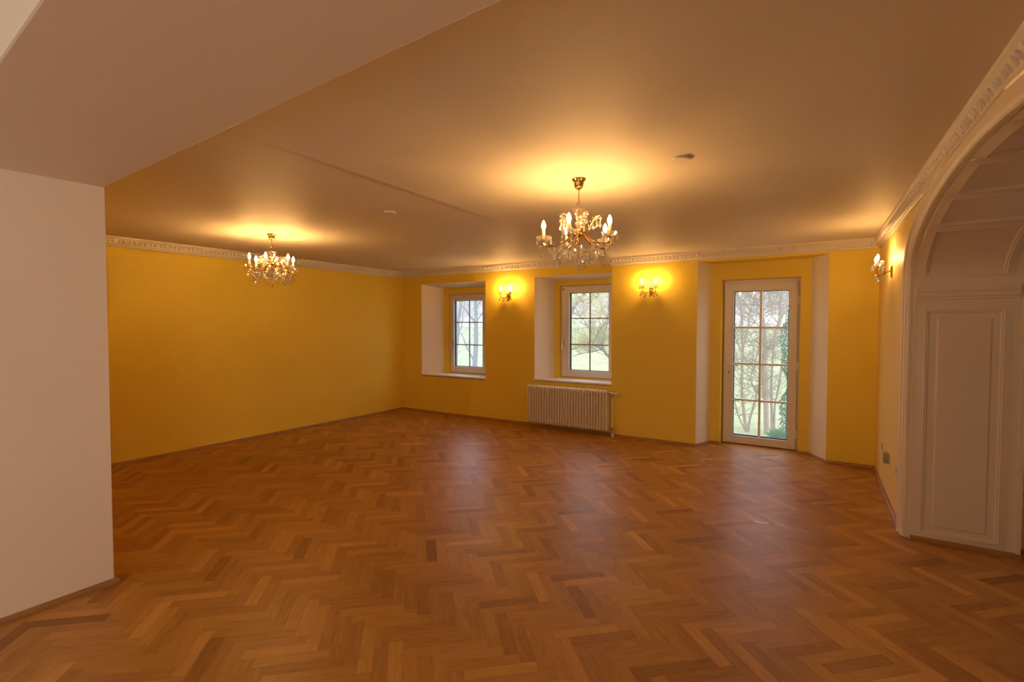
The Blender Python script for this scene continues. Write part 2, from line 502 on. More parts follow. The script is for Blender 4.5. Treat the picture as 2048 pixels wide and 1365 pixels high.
b.box(0.62, XB, -3.7, 0.9, 2.6, 2.95, 2)
struct(b.build('wall_right', [M['cream'], M['gloss'], M['white']]), 'pale cream right wall with the wide white panelled arch')

# archivolt moulding swept round the arch
def archpath(step=0.0):
    P = [(CYA+AA, 0.0), (CYA+AA, ZS)]
    N = [(1, 0), (1, 0)]
    for k in range(1, NA):
        t = PI*k/NA
        P.append((CYA+AA*math.cos(t), ZS+RI*math.sin(t)))
        n = Vector((math.cos(t)/AA, math.sin(t)/RI)).normalized(); N.append((n.x, n.y))
    P += [(CYA-AA, ZS), (CYA-AA, 0.0)]; N += [(-1, 0), (-1, 0)]
    return P, N
prof = [(0.032, 0.028), (0.024, 0.016), (0.022, 0.004), (0.026, -0.006), (0.036, -0.008), (0.040, -0.004), (0.046, -0.012),
        (0.056, -0.018), (0.105, -0.018), (0.110, -0.026), (0.128, -0.030), (0.140, -0.024), (0.150, -0.006), (0.152, 0.02)]
b = MB(); P, N = archpath()
rows = []
for (y, z), (ny, nz) in zip(P, N):
    rows.append([(xw(y+ny*o)+d, y+ny*o, z+nz*o) for o, d in prof])
for r0, r1 in zip(rows, rows[1:]):
    for k in range(len(prof)-1): b.face([r0[k], r1[k], r1[k+1], r0[k+1]], 0)
struct(b.build('trim_1', M['gloss'], smooth=35), 'white moulded archivolt around the arch in the right wall', 'moulding')

# jamb panelling, impost and soffit coffers
def ridge(b, path, wdt, prot, normal_fn, closed=True):
    """a small moulded strip along a 3D path; normal_fn(p) -> (inward in-plane dir, outward dir)"""
    prof_ = [(-wdt*1.5, 0.0004), (-wdt*0.40, prot*0.8), (-wdt*0.25, prot), (-wdt*0.12, prot*0.55), (wdt*0.10, prot*0.62), (wdt*0.30, prot*0.1), (wdt*0.5, 0.0003)]
    rws = [[tuple(Vector(p) + Vector(u)*o + Vector(n)*h) for o, h in prof_] for p, u, n in path]
    if closed: rws.append(rws[0])
    for r0, r1 in zip(rws, rws[1:]):
        for k in range(len(prof_)-1): b.face([r0[k], r1[k], r1[k+1], r0[k+1]], 0)
def jamb_panels(yj, s):
    # s = -1: the jamb faces the camera (-y); s = +1 the opposite jamb
    b = MB(); n = (0, s, 0)
    def rect(x0, x1, z0, z1, wdt, prot):
        q = 0.7071
        ridge(b, [((x0, yj, z0), (1.0, 0, 1.0), n), ((x1, yj, z0), (-1.0, 0, 1.0), n), ((x1, yj, z1), (-1.0, 0, -1.0), n), ((x0, yj, z1), (1.0, 0, -1.0), n)], wdt, prot, None)
    rect(0.595, 0.98, 0.078, 1.63, 0.036, 0.012)
    # raised field with a bevelled edge
    x0, x1, z0, z1 = 0.645, 0.935, 0.115, 1.586
    e = 0.012; h = 0.007
    A = [(x0, yj, z0), (x1, yj, z0), (x1, yj, z1), (x0, yj, z1)]
    B = [(x0+e, yj+s*h, z0+e), (x1-e, yj+s*h, z0+e), (x1-e, yj+s*h, z1-e), (x0+e, yj+s*h, z1-e)]
    for k in range(4): b.face([A[k], A[(k+1) % 4], B[(k+1) % 4], B[k]])
    b.face(B)
    # impost band
    ip = [(1.712, 0), (1.716, 0.008), (1.730, 0.008), (1.734, 0.014), (1.766, 0.014), (1.770, 0.020), (1.795, 0.024), (1.803, 0.024), (1.806, 0)]
    xi0, xi1 = 0.53, 1.06
    for (z0_, h0), (z1_, h1) in zip(ip, ip[1:]):
        b.face([(xi0, yj+s*h0, z0_), (xi1, yj+s*h0, z0_), (xi1, yj+s*h1, z1_), (xi0, yj+s*h1, z1_)])
    for xx in (xi0, xi1):
        b.face([(xx, yj+s*h_, z_) for z_, h_ in ip])
    # bead at the far arris
    b.box(1.075, 1.10, yj if s > 0 else yj-0.012, yj+0.012 if s > 0 else yj, 0, 1.867)
    return b
def soffit_pt(t): return (CYA+AA*math.cos(t), ZS+RI*math.sin(t))
def soffit_n(t):
    n = Vector((math.cos(t)/AA, math.sin(t)/RI)).normalized(); return (0, -n.x, -n.y)
def coffers(b):
    bounds = [(0.06, 0.70), (0.80, 1.10), (1.18, 1.48), (1.56, 1.86), (1.94, 2.34), (2.44, PI-0.06)]
    for t0, t1 in bounds:
        path = []; K = 8
        ts = [t0 + (t1-t0)*k/K for k in range(K+1)]
        def tang(t):
            d = Vector((0, -AA*math.sin(t), RI*math.cos(t))).normalized(); return d
        for i, t in enumerate(ts):
            y, z = soffit_pt(t); u = Vector((1, 0, 0))
            if i == 0: u = u + tang(t)
            if i == K: u = u - tang(t)
            path.append(((0.585, y, z), u, soffit_n(t)))
        for i, t in enumerate(reversed(ts)):
            y, z = soffit_pt(t); u = Vector((-1, 0, 0))
            if i == 0: u = u - tang(t)
            if i == K: u = u + tang(t)
            path.append(((0.985, y, z), u, soffit_n(t)))
        ridge(b, path, 0.036, 0.012, None)
b = jamb_panels(4.52, -1)
struct(b.build('trim_2', M['gloss'], smooth=20), 'white panelled jamb of the arch with raised field and impost moulding', 'panelling')
b = jamb_panels(1.38, 1)
struct(b.build('trim_3', M['gloss'], smooth=20), 'near jamb panelling of the arch', 'panelling')
b = MB(); coffers(b)
struct(b.build('trim_4', M['gloss'], smooth=20), 'white moulded coffers under the arch soffit', 'panelling')

# white partition: pier on the left, beam across
b = MB()
b.prism([(-6.9, ynear(-6.9)), (-3.565, ynear(-3.565)), (-3.565, yfar(-3.565)), (-6.9, yfar(-6.9))], 0, 2.9, 0, [0, 0, 1, 0])
b.prism([(-3.565, ynear(-3.565)), (0.70, ynear(0.70)), (0.70, yfar(0.70)), (-3.565, yfar(-3.565))], BZ, 2.9)
struct(b.build('wall_front', [M['white'], M['yellow']], bevel=0.008), 'white partition with a broad pier on the left and a deep beam overhead')

# near room and side room shells
b = MB()
b.box(-4.85, -4.6, -3.8, 0.7, 0, 2.9)
struct(b.build('wall_near_left', M['white']), 'white left wall of the near room')
b = MB()
b.box(-4.85, -4.4, -3.85, -3.6, 0, 2.9); b.box(-3.0, 1.2, -3.85, -3.6, 0, 2.9)
b.box(-4.4, -3.0, -3.85, -3.6, 0, 0.75); b.box(-4.4, -3.0, -3.85, -3.6, 2.25, 2.9)
struct(b.build('wall_near_back', M['white']), 'white back wall of the near room with an opening added for fill light')
b = MB()
b.box(XB, 1.9, 4.62, 4.9, 0, 2.7); b.box(2.9, 3.6, 4.62, 4.9, 0, 2.7)
b.box(1.9, 2.9, 4.62, 4.9, 0, 0.75); b.box(1.9, 2.9, 4.62, 4.9, 2.15, 2.7)
b.box(3.45, 3.7, 0.2, 4.9, 0, 2.7); b.box(XB, 3.7, 0.2, 0.45, 0, 2.7)
struct(b.build('wall_side_room', M['white']), 'pale walls of the side room seen through the arch')

# ------------------------------------------------------------------ cornices
def sweep(b, path, z, prof, m=0, caps=True):
    """path: 2D polyline with the room on its right-hand side... offsets to the left normal*(-1)"""
    n = len(path); P = [Vector(p) for p in path]
    nor = []
    for i in range(n):
        ds = []
        if i > 0: ds.append((P[i]-P[i-1]).normalized())
        if i < n-1: ds.append((P[i+1]-P[i]).normalized())
        ns = [Vector((d.y, -d.x)) for d in ds]
        if len(ns) == 1: nor.append(ns[0])
        else:
            k = (ns[0]+ns[1]).normalized(); nor.append(k/max(0.3, k.dot(ns[0])))
    rows = [[(P[i].x+nor[i].x*d, P[i].y+nor[i].y*d, z+h) for d, h in prof] for i in range(n)]
    for r0, r1 in zip(rows, rows[1:]):
        for k in range(len(prof)-1): b.face([r0[k], r1[k], r1[k+1], r0[k+1]], m)
    if caps:
        b.face(rows[0], m); b.face(rows[-1], m)
CP = [(0.0, 0.0), (0.056, 0.0), (0.056, -0.020), (0.050, -0.024), (0.044, -0.030), (0.040, -0.036), (0.034, -0.046), (0.028, -0.058), (0.024, -0.072),
      (0.028, -0.075), (0.028, -0.084), (0.019, -0.088), (0.017, -0.098), (0.012, -0.102), (0.012, -0.108), (0.0, -0.110)]
def eggs(b, p0, p1, z, step=0.05):
    p0, p1 = Vector(p0), Vector(p1); d = (p1-p0); L = d.length; d.normalize(); n = Vector((d.y, -d.x))
    k = int(L/step)
    for i in range(k):
        c = p0 + d*((i+0.5)*L/k)
        rr = 0.019 if i % 2 == 0 else 0.0085
        st = len(b.v)
        b.ball((0, 0, 0), 1, 8, 5)
        for q in range(st, len(b.v)):
            x, y, zz = b.v[q]
            lx, lo, lz = x*rr, y*0.014, zz*(0.021 if i % 2 == 0 else 0.018)
            # lean with the cove
            o = 0.034 + lo + lz*0.45; zc = -0.053 + lz
            b.v[q] = (c.x + d.x*lx + n.x*o, c.y + d.y*lx + n.y*o, z + zc)
b = MB()
pa = [(XL, 0.95), (XL, YA), (XJ, YA)]
sweep(b, pa, ZA, CP); eggs(b, pa[0], pa[1], ZA); eggs(b, pa[1], pa[2], ZA)
struct(b.build('trim_5', M['trim'], smooth=40), 'white egg-and-dart cornice along the left wall and the windows', 'cornice')
b = MB()
pa = [(XJ, YA+0.02), (XJ, YB), (xw(YB), YB), (xw(1.0), 1.0)]
sweep(b, pa, ZB, CP); eggs(b, pa[1], pa[2], ZB); eggs(b, pa[2], pa[3], ZB)
struct(b.build('trim_6', M['trim'], smooth=40), 'white egg-and-dart cornice above the garden door and the arch', 'cornice')

# ------------------------------------------------------------------ oak baseboards
BP = [(0.0, 0.030), (0.006, 0.030), (0.013, 0.027), (0.020, 0.020), (0.024, 0.010), (0.024, 0.0), (0.0, 0.0)]
def base(name, path, label):
    b = MB(); sweep(b, path, 0.0, BP)
    o = b.build(name, M['oak'], smooth=50)
    me = o.data; ul = me.uv_layers.new(name='UVMap')
    for lp in me.loops:
        v = me.vertices[lp.vertex_index].co; ul.data[lp.index].uv = (v.x+v.y, v.z+0.3*(v.x-v.y)*0.02)
    struct(o, label, 'baseboard')
base('baseboard_left', [(XL, 1.37), (XL, YA), (XJ, YA)], 'low oak baseboard along the left wall and under the windows')
base('baseboard_back', [(XJ, YB), (-1.382, YB), (-1.262, 6.83), (-1.15, 6.83)], 'low oak baseboard left of the garden door')
base('baseboard_back_right', [(-0.268, 6.83), (-0.163, 6.83), (0.011, YB), (xw(YB), YB), (xw(4.68), 4.68)], 'low oak baseboard right of the garden door to the arch')
base('baseboard_arch', [(0.53, 4.52), (XB, 4.52)], 'low oak baseboard under the panelled jamb')
base('baseboard_side_room', [(XB+0.01, 4.62), (1.9, 4.62), (3.45, 4.62)], 'oak baseboard of the side room')
base('baseboard_partition', [(-6.5, yfar(-6.5)), (-3.565, yfar(-3.565)), (-3.565, ynear(-3.565)), (-4.6, ynear(-4.6))][::-1] if False else [(-4.6, ynear(-4.6)), (-3.565, ynear(-3.565)), (-3.565, yfar(-3.565)), (-6.5, yfar(-6.5))], 'low oak baseboard around the white pier')

# ------------------------------------------------------------------ windows
def window(name, x0, x1, z0, z1, gx0, gx1, gz0, gz1, mx, mzs, sill, pane, label, handle_z, bracket=False):
    t = empty(name, ((x0+x1)/2, 7.0, z0)); struct(t, label, 'window')
    L = t.location
    def lb(): return MB()
    def bx(b, a0, a1, b0, b1, c0, c1): b.box(a0-L.x, a1-L.x, b0-L.y, b1-L.y, c0-L.z, c1-L.z)
    def rg(b, a0, a1, c0, c1, d0, d1, e0, e1, y0, y1): b.ring(a0-L.x, a1-L.x, c0-L.z, c1-L.z, d0-L.x, d1-L.x, e0-L.z, e1-L.z, y0-L.y, y1-L.y)
    f = lb(); yo0, yo1 = 6.972, 7.05; fw = 0.032
    rg(f, x0, x1, z0, z1, x0+fw, x1-fw, z0+fw, z1-fw, yo0, yo1)
    f.build('window_frame', M['frame'], t, bevel=0.004)
    s = lb(); ys0, ys1 = 6.955, 7.03
    a0, a1, c0, c1 = x0+0.018, x1-0.018, z0+0.022, z1-0.02
    rg(s, a0, a1, c0, c1, gx0, gx1, gz0, gz1, ys0, ys1)
    rg(s, gx0-0.022, gx1+0.022, gz0-0.022, gz1+0.022, gx0+0.001, gx1-0.001, gz0+0.001, gz1-0.001, ys0-0.004, ys0+0.01)
    sash = s.build('sash', M['frame'], t, bevel=0.005)
    g = lb(); e = 0.012
    rg(g, gx0-0.002, gx1+0.002, gz0-0.002, gz1+0.002, gx0+e, gx1-e, gz0+0.006, gz1-0.006, 6.985, 7.028)
    g.build('gasket', M['spacer'], sash)
    p = lb(); bx(p, gx0+0.004, gx1-0.004, 7.004, 7.008, gz0+0.003, gz1-0.003)
    p.build('glass_pane', pane, sash)
    q = lb()
    bx(q, mx-0.008, mx+0.008, 6.998, 7.014, gz0, gz1)
    for zz in mzs: bx(q, gx0, gx1, 6.9988, 7.0132, zz-0.0078, zz+0.0078)
    q.build('glazing_bar', M['muntin'], sash)
    h = lb(); hx = a0+0.03
    bx(h, hx-0.014, hx+0.014, ys0-0.010, ys0, handle_z-0.033, handle_z+0.033)
    h.tube([(hx-L.x, ys0-0.01-L.y, handle_z-L.z), (hx-L.x, ys0-0.045-L.y, handle_z-L.z)], 0.008)
    h.tube(catmull([(hx-L.x, ys0-0.042-L.y, handle_z+0.006-L.z), (hx-L.x, ys0-0.050-L.y, handle_z-0.03-L.z), (hx-L.x, ys0-0.046-L.y, handle_z-0.115-L.z)], 5), [0.009]*10+[0.007])
    hh = h.build('handle', M['silver'], sash, smooth=40)
    hh['label'] = 'silver lever handle'
    if bracket:
        k = lb(); bx(k, a0+0.012, a0+0.046, ys0-0.006, ys0, z1-0.065, z1-0.035); bx(k, a0+0.03, a0+0.052, ys0-0.012, ys0-0.006, z1-0.058, z1-0.042)
        k.build('corner_bracket', M['greybox'], sash)
    # sill board
    sx0, sx1, sz = sill
    sb = lb()
    bx(sb, sx0, sx1, 6.595, 6.972, sz-0.026, sz)
    sb.build('window_sill', M['sill'], t, bevel=0.005)
    return t
window('window_1', -5.705, -4.875, 0.672, 2.08, -5.612, -4.985, 0.80, 1.962, -5.30, (1.579, 1.183), (-6.075, -4.665, 0.672), M['hazy'],
       'left white six-pane window with a pale dusty pane in a deep niche', 1.215)
window('window_2', -3.50, -2.575, 0.715, 2.132, -3.352, -2.708, 0.840, 2.022, -3.026, (1.634, 1.233), (-3.785, XJ, 0.715), M['pane'],
       'second white six-pane window above the radiator', 1.253, True)

# ------------------------------------------------------------------ garden door
def door():
    t = empty('door_1', (-0.71, 6.97, 0)); struct(t, 'white glazed garden door with eight panes', 'door')
    L = t.location
    def bx(b, a0, a1, b0, b1, c0, c1, m=0): b.box(a0-L.x, a1-L.x, b0-L.y, b1-L.y, c0, c1, m)
    f = MB()
    bx(f, -1.147, -1.10, 6.985, 7.06, 0, 2.108); bx(f, -0.318, -0.270, 6.985, 7.06, 0, 2.108); bx(f, -1.10, -0.318, 6.985, 7.06, 2.05, 2.108)
    bx(f, -1.147, -0.27, 6.99, 7.06, 0, 0.02)
    f.build('door_frame', M['frame'], t, bevel=0.004)
    s = MB(); y0, y1 = 6.955, 7.03
    gx0, gx1, gz0, gz1 = -1.018, -0.392, 0.108, 1.964
    s.ring(-1.132-L.x, -0.302-L.x, 0.010, 2.062, gx0-L.x, gx1-L.x, gz0, gz1, y0-L.y, y1-L.y)
    s.ring(gx0-0.022-L.x, gx1+0.022-L.x, gz0-0.022, gz1+0.022, gx0+0.001-L.x, gx1-0.001-L.x, gz0+0.001, gz1-0.001, y0-0.004-L.y, y0+0.01-L.y)
    leaf = s.build('door_leaf', M['frame'], t, bevel=0.005)
    g = MB(); e = 0.008
    g.ring(gx0-0.002-L.x, gx1+0.002-L.x, gz0-0.002, gz1+0.002, gx0+e-L.x, gx1-e-L.x, gz0+0.012, gz1-0.006, 6.985-L.y, 7.028-L.y)
    g.build('gasket', M['spacer'], leaf)
    p = MB(); bx(p, gx0+0.004, gx1-0.004, 7.006, 7.010, gz0+0.003, gz1-0.003); p.build('glass_pane', M['pane'], leaf)
    q = MB()
    bx(q, -0.72, -0.694, 6.972, 7.020, gz0, gz1)
    for zz in (1.502, 1.038, 0.572): bx(q, gx0, gx1, 6.9735, 7.0185, zz-0.0118, zz+0.0118)
    q.build('glazing_bar', M['frame'], leaf, bevel=0.004)
    h = MB(); hx = -1.066-L.x; yy = y0-L.y
    h.box(hx-0.016, hx+0.016, yy-0.008, yy, 1.025-0.04, 1.025+0.09)
    h.tube([(hx, yy-0.008, 1.025), (hx, yy-0.05, 1.025)], 0.009)
    h.tube([(hx-0.005, yy-0.048, 1.025), (hx+0.06, yy-0.052, 1.025), (hx+0.125, yy-0.05, 1.02)], [0.010, 0.009, 0.008])
    h.build('handle', M['frame'], leaf, smooth=40)['label'] = 'white lever handle'
    k = MB(); k.box(hx-0.016, hx+0.016, yy-0.006, yy, 0.878, 0.96, 0)
    k.tube([(hx, yy-0.0075, 0.928), (hx, yy-0.0055, 0.928)], 0.0075, 10, 1); k.box(hx-0.003, hx+0.003, yy-0.0078, yy-0.0055, 0.905, 0.928, 1)
    k.build('keyhole_plate', [M['frame'], M['dark']], leaf)
    for z in (1.83, 1.04, 0.20):
        n = MB(); n.tube([(-0.292-L.x, 6.952-L.y, z-0.052), (-0.292-L.x, 6.952-L.y, z+0.052)], 0.012, 10)
        bx(n, -0.300, -0.272, 6.950, 6.985, z-0.045, z+0.045)
        n.build('hinge', M['frame'], t, smooth=40)
door()

# ------------------------------------------------------------------ radiator
def radiator():
    x0, x1, yc, n = -3.795, -2.515, 6.468, 30
    t = empty('radiator', ((x0+x1)/2, yc, 0)); L = t.location
    tag(t, 'white ribbed column radiator on the wall under the second window', 'radiator')
    p = (x1-x0)/n; zb, zt = 0.078, 0.632
    b = MB()
    for dy in (-0.044, 0.0, 0.044):
        b.tube([(0, dy, zb+0.03), (0, dy, zt-0.03)], 0.0108, 10)
    for zz, s in ((zt-0.028, 1), (zb+0.028, -1)):
        # rounded header joining the three tubes
        pts = [(0, -0.044, zz-0.02*s), (0, -0.044, zz), (0, -0.036, zz+0.014*s), (0, -0.015, zz+0.018*s), (0, 0.015, zz+0.018*s), (0, 0.036, zz+0.014*s), (0, 0.044, zz), (0, 0.044, zz-0.02*s)]
        b.tube(pts, [0.0110, 0.0150, 0.0165, 0.017, 0.017, 0.0165, 0.0150, 0.0110], 10)
        b.tube([(-p/2, 0, zz), (p/2, 0, zz)], 0.019, 12)
    first = b.build('column', M['radiator'], t, smooth=50)
    for i in range(n):
        x = x0 + (i+0.5)*p - L.x
        if i == 0: first.location = (x, 0, 0)
        else: put(first, t, (x, 0, 0))
    for xx in (x0+0.12, x1-0.12):
        k = MB(); k.box(xx-0.012-L.x, xx+0.012-L.x, 0.02, YA-yc if xx < -2.6 else YB-yc, zt-0.06, zt-0.045); k.build('bracket', M['radiator'], t)
    xr = x1-L.x
    for zz in (zt-0.028, zb+0.028):
        e = MB(); e.tube([(xr, 0, zz), (xr+0.014, 0, zz)], [0.02, 0.016], 10)
        e.build('end_plug', M['radiator'], t, smooth=40)
    e = MB(); e.tube([(x0-L.x-0.018, 0, zb+0.028), (x0-L.x, 0, zb+0.028)], 0.011, 8); e.ball((x0-L.x-0.02, 0, zb+0.034), 0.011); e.build('bleed_plug', M['chrome'], t, smooth=40)
    px = xr+0.062; py = -0.02
    for q in ([(px, py, 0.135), (px, py, zt-0.09)], [(px-0.006, py, 0.0), (px-0.006, py, 0.075)], [(px+0.016, py, 0.0), (px+0.016, py, 0.062)]):
        pp = MB(); pp.tube(q, 0.0085, 10); pp.build('pipe', M['radiator'], t, smooth=40)
    v = MB(); zz = zt-0.028
    v.tube([(xr+0.014, 0, zz), (xr+0.03, -0.006, zz), (px, py, zz-0.008), (px+0.02, py, zz-0.008)], [0.012, 0.008, 0.011, 0.010], 8)
    v.tube([(px, py, zz-0.008), (px, py, zz-0.06)], [0.011, 0.009], 8); v.ball((px, py-0.002, zz-0.035), 0.014, sq=(1, 1, 0.8))
    v.build('valve', M['chrome'], t, smooth=40)
    v = MB(); z2 = zb+0.028
    v.tube([(xr+0.014, 0, z2), (px, py, z2+0.004), (px+0.012, py, z2+0.004)], [0.012, 0.011, 0.009], 8)
    v.tube([(px, py, z2+0.03), (px, py, z2-0.03), (px+0.016, py, z2-0.045)], [0.010, 0.012, 0.010], 8); v.ball((px+0.008, py-0.012, z2-0.034), 0.012)
    v.build('valve', M['chrome'], t, smooth=40)
    h = MB(); h.tube([(px+0.02, py, zz-0.008), (px+0.03, py, zz-0.008), (px+0.07, py, zz-0.008), (px+0.09, py, zz-0.008), (px+0.094, py, zz-0.008)], [0.013, 0.018, 0.018, 0.016, 0.008], 12)
    h.build('thermostat_head', M['radiator'], t, smooth=40)
radiator()

# ------------------------------------------------------------------ ceiling discs, sockets
for (x, y, z, r, lab) in ((-0.695, 2.837, ZB, 0.050, 'round white cover disc on the ceiling right of the larger chandelier'),
                          (-3.142, 3.045, ZA, 0.052, 'round white cover disc on the ceiling between the two chandeliers')):
    b = MB(); b.lathe([(r*0.97, 0), (r, -0.003), (r, -0.010), (r*0.94, -0.014), (1e-6, -0.0145)], (0, 0, 0), 32)
    o = b.build('ceiling_disc', M['ceiling'], smooth=40); o.location = (x, y, z)
    tag(o, lab, 'ceiling cover')
def socket(y, z, lab):
    t = empty('wall_socket', (xw(y), y, z), -PI/2); tag(t, lab, 'socket')
    b = MB(); b.box(-0.041, 0.041, -0.009, 0.0, -0.041, 0.041); b.build('cover_plate', M['socket'], t, bevel=0.003)
    b = MB(); 
    st = len(b.v); b.lathe([(0.0225, 0.004), (0.0205, -0.006), (1e-6, -0.006)], (0, 0, 0), 20)
    for q in range(st, len(b.v)): x, yy, zz = b.v[q]; b.v[q] = (x, -0.0095-zz*0.5, yy)
    b.build('socket_well', M['greybox'], t, smooth=40)
socket(5.886, 0.379, 'white wall socket nearest the far corner on the cream wall')
socket(4.89, 0.388, 'white wall socket closest to the white arch')
t = empty('connection_box', (xw(5.40), 5.40, 0.378), -PI/2)
tag(t, 'square grey-sided box mounted on the cream wall between two sockets', 'junction box')
b = MB(); b.box(-0.046, 0.046, -0.006, 0, -0.050, 0.050); b.build('back_plate', M['socket'], t, bevel=0.003)
b = MB(); b.box(-0.040, 0.040, -0.044, -0.006, -0.046, 0.042); b.build('casing', M['greybox'], t, bevel=0.006)

# flat pale patches on the parquet
M['pale_patch'] = mat('pale_floor_patch', (0.50, 0.46, 0.47), 0.25, noise=0.1, nscale=40)
def pale_patch(cx, cy_, L, Wd, ang, seed, lab):
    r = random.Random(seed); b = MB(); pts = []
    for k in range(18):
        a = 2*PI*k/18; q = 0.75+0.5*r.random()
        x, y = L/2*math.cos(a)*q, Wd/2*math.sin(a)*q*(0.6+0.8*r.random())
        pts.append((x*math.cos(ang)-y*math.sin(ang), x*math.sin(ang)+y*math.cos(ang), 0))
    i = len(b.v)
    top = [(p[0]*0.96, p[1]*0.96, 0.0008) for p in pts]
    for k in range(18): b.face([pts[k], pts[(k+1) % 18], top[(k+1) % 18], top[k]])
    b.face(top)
    o = b.build('floor_patch', M['pale_patch']); o.location = (cx, cy_, 0.0002); tag(o, lab, 'stain', 'pale patches on the parquet')
pale_patch(-0.405, 4.27, 0.11, 0.045, 0.3, 2, 'pale patch on the parquet, leftmost of three')
pale_patch(-0.285, 4.29, 0.06, 0.022, 0.1, 3, 'small pale patch on the parquet, middle one of three')
pale_patch(-0.135, 4.262, 0.13, 0.030, -0.1, 4, 'faint long patch on the parquet, rightmost of three')

# ------------------------------------------------------------------ crystal lights
def lib():
    """the shared little parts, one mesh each"""
    R = {}
    b = MB(); b.lathe([(0.0055, -0.006), (0.0065, 0.0), (0.0118, 0.011), (0.0138, 0.021), (0.0125, 0.033), (0.0078, 0.046), (0.0028, 0.056), (1e-6, 0.059)], (0, 0, 0), 10); R['bulb'] = b
    b = MB(); b.lathe([(0.0105, 0), (0.0105, 0.058), (0.0085, 0.060), (0.0085, 0.062)], (0, 0, 0), 12); R['candle'] = b
    b = MB()
    # scalloped glass drip pan
    prof = [(0.008, 0.002), (0.022, -0.002), (0.036, 0.006), (0.046, 0.020), (0.049, 0.023), (0.046, 0.018), (0.036, 0.001), (0.022, -0.007), (0.008, -0.006)]
    seg = 16; i = len(b.v); b.lathe(prof, (0, 0, 0), seg)
    for q in range(i, len(b.v)):
        x, y, z = b.v[q]; a = math.atan2(y, x); rr = math.hypot(x, y)
        if rr > 0.03: b.v[q] = (x*(1+0.05*math.cos(8*a)), y*(1+0.05*math.cos(8*a)), z)
    R['pan'] = b
    b = MB()   # cut drop with a small bead above it
    b.ball((0, 0, -0.006), 0.0055, 6, 4)
    b.lathe([(1e-6, -0.0115), (0.0045, -0.016), (0.0085, -0.034), (0.0065, -0.042), (1e-6, -0.048)], (0, 0, 0), 6); R['drop'] = b
    b = MB(); b.ball((0, 0, -0.006), 0.005, 6, 4); b.ball((0, 0, -0.016), 0.005, 6, 4)
    b.lathe([(1e-6, -0.021), (0.006, -0.030), (0.0135, -0.048), (0.0115, -0.060), (1e-6, -0.068)], (0, 0, 0), 8)
    for q in range(len(b.v)): x, y, z = b.v[q]; b.v[q] = (x, y*0.6, z)
    R['pear'] = b
    return R
PROTO = {}
def part(kind, name, parent, loc, rz=0, scale=1.0):
    mt = {'bulb': 'bulb', 'candle': 'candle', 'pan': 'panglass', 'drop': 'crystal', 'pear': 'crystal'}[kind]
    if kind not in PROTO:
        o = LIB[kind].build(name, M[mt], parent, smooth=(60 if kind in ('bulb', 'candle') else 25))
        PROTO[kind] = o
        o.location = loc; o.rotation_euler = (0, 0, rz); o.scale = (scale,)*3
        return o
    o = put(PROTO[kind], parent, loc, rz, scale); o.name = name
    return o
LIB = lib()
def beads(b, pts, r):
    for p in pts: b.ball(p, r, 6, 4)
def swag_pts(p, q, sag, n):
    p, q = Vector(p), Vector(q); out = []
    for k in range(n):
        t = k/(n-1); v = p.lerp(q, t); v.z -= sag*4*t*(1-t); out.append(v)
    return out

